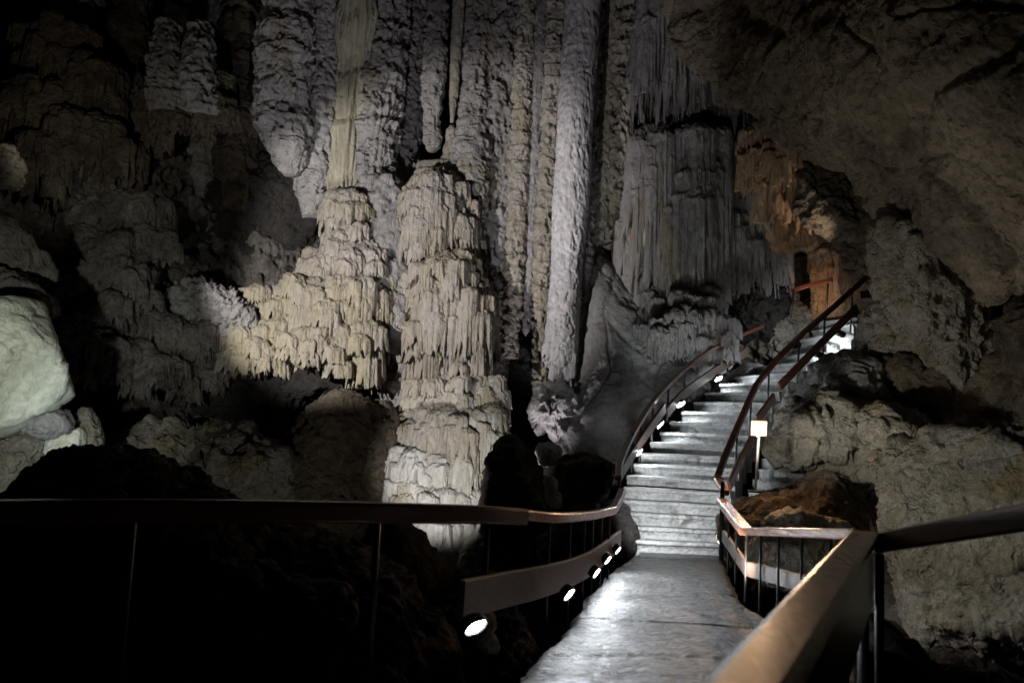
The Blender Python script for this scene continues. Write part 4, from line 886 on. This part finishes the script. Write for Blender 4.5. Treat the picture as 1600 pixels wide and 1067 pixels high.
rockthing('pale_rock', 'pale smooth rock just above the left stair handrail', 'rock', [(1060, 545), (1100, 535), (1140, 540), (1150, 560), (1120, 590), (1090, 595), (1060, 575)], 18.2, .35, R_pale, [('rock', .08, 2.2, 102)])
rockthing('dark_rock', 'dark glistening rock block behind the top of the stairs', 'rock', [(1132, 440), (1150, 420), (1200, 412), (1235, 430), (1245, 470), (1220, 520), (1160, 530), (1140, 490)], 19.2, .7, R_dark, [('crag', .2, 2.2, 103), ('crust', .07, 6, 104)], cuts=16, cut=0.8)
rockthing('rough_outcrop', 'rough yellowish outcrop rising between handrail and upper steps', 'rock', [(1145, 520), (1175, 490), (1215, 465), (1255, 458), (1285, 490), (1290, 530), (1250, 570), (1200, 590), (1150, 580)], 19.7, .6, R_lime, [('crag', .22, 2.0, 105), ('pitted', .08, 3, 106)], cuts=16, cut=0.8)
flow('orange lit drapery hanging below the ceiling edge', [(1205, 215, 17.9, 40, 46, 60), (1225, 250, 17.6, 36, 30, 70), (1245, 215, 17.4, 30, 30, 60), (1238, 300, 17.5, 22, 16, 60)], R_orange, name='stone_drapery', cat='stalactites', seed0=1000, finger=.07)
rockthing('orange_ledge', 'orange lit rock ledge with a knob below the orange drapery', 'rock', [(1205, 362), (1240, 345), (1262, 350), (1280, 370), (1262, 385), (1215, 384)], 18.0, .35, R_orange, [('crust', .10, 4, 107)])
rockthing('dark_rock', 'dark brown hanging rock right of the orange drapery', 'rock', [(1232, 300), (1262, 255), (1300, 240), (1350, 290), (1385, 350), (1370, 372), (1300, 375), (1262, 350)], 16.9, .6, R_brown, [('rock', .14, 1.6, 108), ('crag', .08, 3, 109)], cuts=16, cut=0.8)
rockthing('dark_rock', 'shadowed brown wall above the landing, right of the orange column', 'rock', [(1290, 385), (1330, 360), (1390, 370), (1410, 420), (1400, 500), (1360, 510), (1310, 480), (1290, 430)], 19.4, .5, R_brown, [('crag', .16, 2.0, 110)])
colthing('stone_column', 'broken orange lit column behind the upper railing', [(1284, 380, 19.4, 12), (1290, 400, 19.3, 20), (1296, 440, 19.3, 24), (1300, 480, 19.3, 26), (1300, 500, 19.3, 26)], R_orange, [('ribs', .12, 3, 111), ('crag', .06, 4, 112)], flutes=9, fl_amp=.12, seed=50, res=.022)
# right hand rock pile
rockthing('streaked_rock', 'tall streaked grey rock leaning under the overhang, right', 'rock', [(1378, 345), (1410, 355), (1470, 410), (1510, 455), (1530, 520), (1545, 600), (1540, 680), (1510, 740), (1460, 730), (1440, 640), (1425, 560), (1400, 500), (1388, 430)], 14.0, .7, R_lime, [('ribs', .20, 1.5, 113), ('crag', .10, 2.2, 114), ('crust', .06, 6, 115)])
rockthing('rounded_boulder', 'rounded tan boulder with a dark hole, right of the top steps', 'boulder', [(1350, 560), (1356, 525), (1376, 485), (1400, 468), (1440, 485), (1465, 520), (1470, 560), (1430, 570), (1385, 575), (1360, 565)], 14.6, .6, R_lime, [('rock', .20, 1.4, 115), ('cauli', .14, 2.2, 116), ('pitted', .08, 2.5, 117)])
rockthing('lumpy_flowstone', 'sloping grey flowstone hump right beside the middle steps', 'flowstone', [(1236, 650), (1256, 612), (1290, 575), (1335, 560), (1370, 580), (1400, 620), (1380, 670), (1320, 690), (1260, 680)], 14.2, .8, R_slab, [('cauli', .18, 1.8, 118), ('crag', .08, 3, 119)], cuts=16, cut=0.8)
rockthing('lumpy_flowstone', 'bulbous tan flowstone with small fringe behind the floodlight', 'flowstone', [(1224, 700), (1236, 650), (1275, 625), (1325, 630), (1350, 670), (1338, 720), (1290, 735), (1245, 745)], 13.3, .6, R_lime, [('cauli', .17, 2.2, 120), ('crust', .10, 4.0, 121), ('crag', .05, 4, 122)], cuts=16, cut=0.8)
rockthing('lumpy_flowstone', 'stacked brown lumps between the fringe rock and the big pale rock', 'flowstone', [(1320, 640), (1370, 620), (1430, 640), (1450, 700), (1420, 760), (1370, 790), (1330, 760), (1310, 700)], 12.8, .7, R_lime, [('cauli', .22, 2.0, 123), ('rock', .12, 1.6, 124)], cuts=16, cut=0.8)
rockthing('dark_rock', 'deep shadowed rubble under the tan boulder, right', 'rock', [(1380, 570), (1440, 560), (1500, 600), (1560, 640), (1560, 720), (1460, 720), (1400, 660)], 14.0, .6, R_brown, [('crag', .22, 1.8, 125), ('crust', .10, 5, 126)])
rockthing('dark_rock', 'dark craggy rock against the right edge under the ceiling', 'rock', [(1525, 470), (1570, 450), (1640, 460), (1760, 500), (1760, 760), (1640, 740), (1560, 700), (1530, 600)], 12.9, .7, R_brown, [('crag', .24, 1.6, 127), ('cauli', .10, 4, 128)], cuts=16, cut=0.8)
rockthing('reddish_rock', 'low reddish rock lit by the floodlight at its foot', 'rock', [(1130, 830), (1150, 790), (1190, 776), (1245, 772), (1300, 740), (1350, 765), (1370, 820), (1350, 900), (1290, 960), (1200, 960), (1140, 890)], 11.9, .55, R_brown, [('rock', .12, 1.8, 129), ('crag', .08, 3, 130)], lean=.3)
rockthing('rough_ledge', 'pale pitted ledge behind the thin posts, right of the walkway', 'rock', [(1150, 815), (1230, 805), (1330, 820), (1360, 880), (1340, 960), (1250, 960), (1180, 930), (1150, 870)], 10.9, .45, R_lime, [('pitted', .14, 2.0, 131), ('crag', .06, 4, 132)], cuts=16, cut=0.8)
rockthing('pale_boulder', 'big pale pitted limestone boulder filling the lower right', 'boulder', [(1338, 800), (1352, 775), (1385, 740), (1405, 690), (1440, 672), (1500, 678), (1560, 700), (1640, 715), (1800, 740), (1850, 1000), (1800, 1180), (1600, 1075), (1500, 1030), (1425, 1008), (1408, 950), (1385, 880), (1372, 845)], 8.6, 1.2, R_lime, [('rock', .16, 1.0, 133), ('pitted', .14, 1.6, 134), ('pitted', .05, 5, 135)], sharp=1.35, smooth_out=1, res=.028, cuts=16, cut=0.8)
rockthing('dark_rock', 'black rock in shadow under the big pale boulder', 'rock', [(1350, 960), (1400, 1000), (1480, 1040), (1600, 1085), (1800, 1140), (1800, 1400), (1300, 1400), (1330, 1000)], 7.6, .8, R_dark, [('rock', .16, 1.4, 136), ('crag', .08, 3, 137)])
# ================================================================== LIGHT
W = bpy.data.worlds.new('World'); S.world = W; W.use_nodes = True
bg = W.node_tree.nodes['Background']; bg.inputs[0].default_value = (.55, .62, .75, 1); bg.inputs[1].default_value = .0008
def spot(name, loc, tgt, power, col, size=60, blend=.6, r=.08):
    l = bpy.data.lights.new(name, 'SPOT'); l.energy = power; l.color = col; l.spot_size = math.radians(size); l.spot_blend = blend; l.shadow_soft_size = r
    o = bpy.data.objects.new(name, l); COL.objects.link(o); o.location = Vector(loc)
    o.rotation_euler = (Vector(tgt) - Vector(loc)).to_track_quat('-Z', 'Y').to_euler(); return o
# unseen show-cave floodlights without fixtures, plus extra fill spots added for brightness
spot('flood_columns', (-6.0, 10.5, 3.4), (-2.3, 18, 4.9), 3100, (1, .965, .95), 52, .4, .05)
spot('flood_columns_low', at(480, 850, 10.0), at(730, 100, 18.2), 1150, (.97, .95, 1), 54, .5)
spot('flood_base', at(600, 900, 11.0), at(702, 715, 17), 1700, (1, .98, .95), 31, .8)
spot('flood_pale_column', at(800, 850, 16.6), at(890, 330, 18), 560, (.97, .93, 1.0), 50, .9)
spot('flood_left_boulder', at(-200, 640, 7.0), at(20, 590, 12.6), 720, (.95, 1.0, .90), 45, .6)
spot('flood_left', at(60, 800, 11), at(210, 400, 17), 90, (.84, .93, 1.0), 60, .8)
spot('flood_left_columns', at(300, 760, 12.5), at(440, 60, 18), 330, (.86, .94, 1.0), 30, .8)
spot('fill_back_left', at(120, 250, 13.5), at(150, 60, 19), 100, (1, .93, .82), 110, .9)  # dim fill added to lift the upper left wall
spot('flood_curtain', at(1000, 650, 15.4), at(1090, 330, 18.9), 190, (.88, .95, 1.0), 60, .8)
spot('fill_slab', at(1010, 735, 13.4), at(990, 540, 18), 110, (.95, .97, 1), 60, .9)  # small spot added to lighten the grey slab
spot('flood_orange', at(1262, 475, 18.3), at(1300, 420, 19.3), 16, (1, .62, .34), 120, .9)
spot('flood_drapery', at(1300, 420, 16.5), at(1230, 250, 17.5), 90, (1, .82, .66), 50, .8)
spot('fill_ceiling', at(1130, 905, 8.5), at(1530, 450, 12.0), 85, (1, .90, .74), 85, .9, .1)  # frontal fill added for the lower part of the ceiling
spot('fill_right_rocks', at(1195, 770, 7.4), at(1560, 860, 8.6), 95, (1, .96, .86), 84, .8, .05)  # fill hung in open air to brighten the big pale boulder
spot('flood_rock_pile', at(1120, 850, 12.0), at(1330, 640, 13.5), 60, (1, .97, .9), 80, .8, .06)
spot('fill_rake', at(1150, 700, 11.2), at(1450, 450, 13), 210, (1, .95, .84), 110, .8, .06)  # raking spot added to bring out relief on the right
spot('flood_rubble', at(420, 900, 12), at(420, 720, 15.5), 60, (1, .98, .9), 80, .8)
spot('fill_lower_steps', at(985, 800, 11.3), at(1062, 805, 13), 260, (.95, .97, 1.0), 70, .8, .04)  # unseen spot added so the lowest steps come out bright
spot('fill_upper_steps', at(1290, 520, 16.6), at(1300, 530, 18.2), 55, (.92, .96, 1.0), 120, .8, .05)  # unseen spot added to boost the two board lamps up here

S.view_settings.view_transform = 'Standard'; S.view_settings.look = 'None'; S.view_settings.exposure = 0; S.view_settings.gamma = 1
S.render.engine = 'CYCLES'
cy = S.cycles; cy.use_denoising = True
try: cy.denoiser = 'OPENIMAGEDENOISE'
except Exception: pass
cy.max_bounces = 4; cy.diffuse_bounces = 3; cy.glossy_bounces = 2; cy.sample_clamp_indirect = 3; cy.sample_clamp_direct = 0
cy.use_adaptive_sampling = False; cy.use_light_tree = True
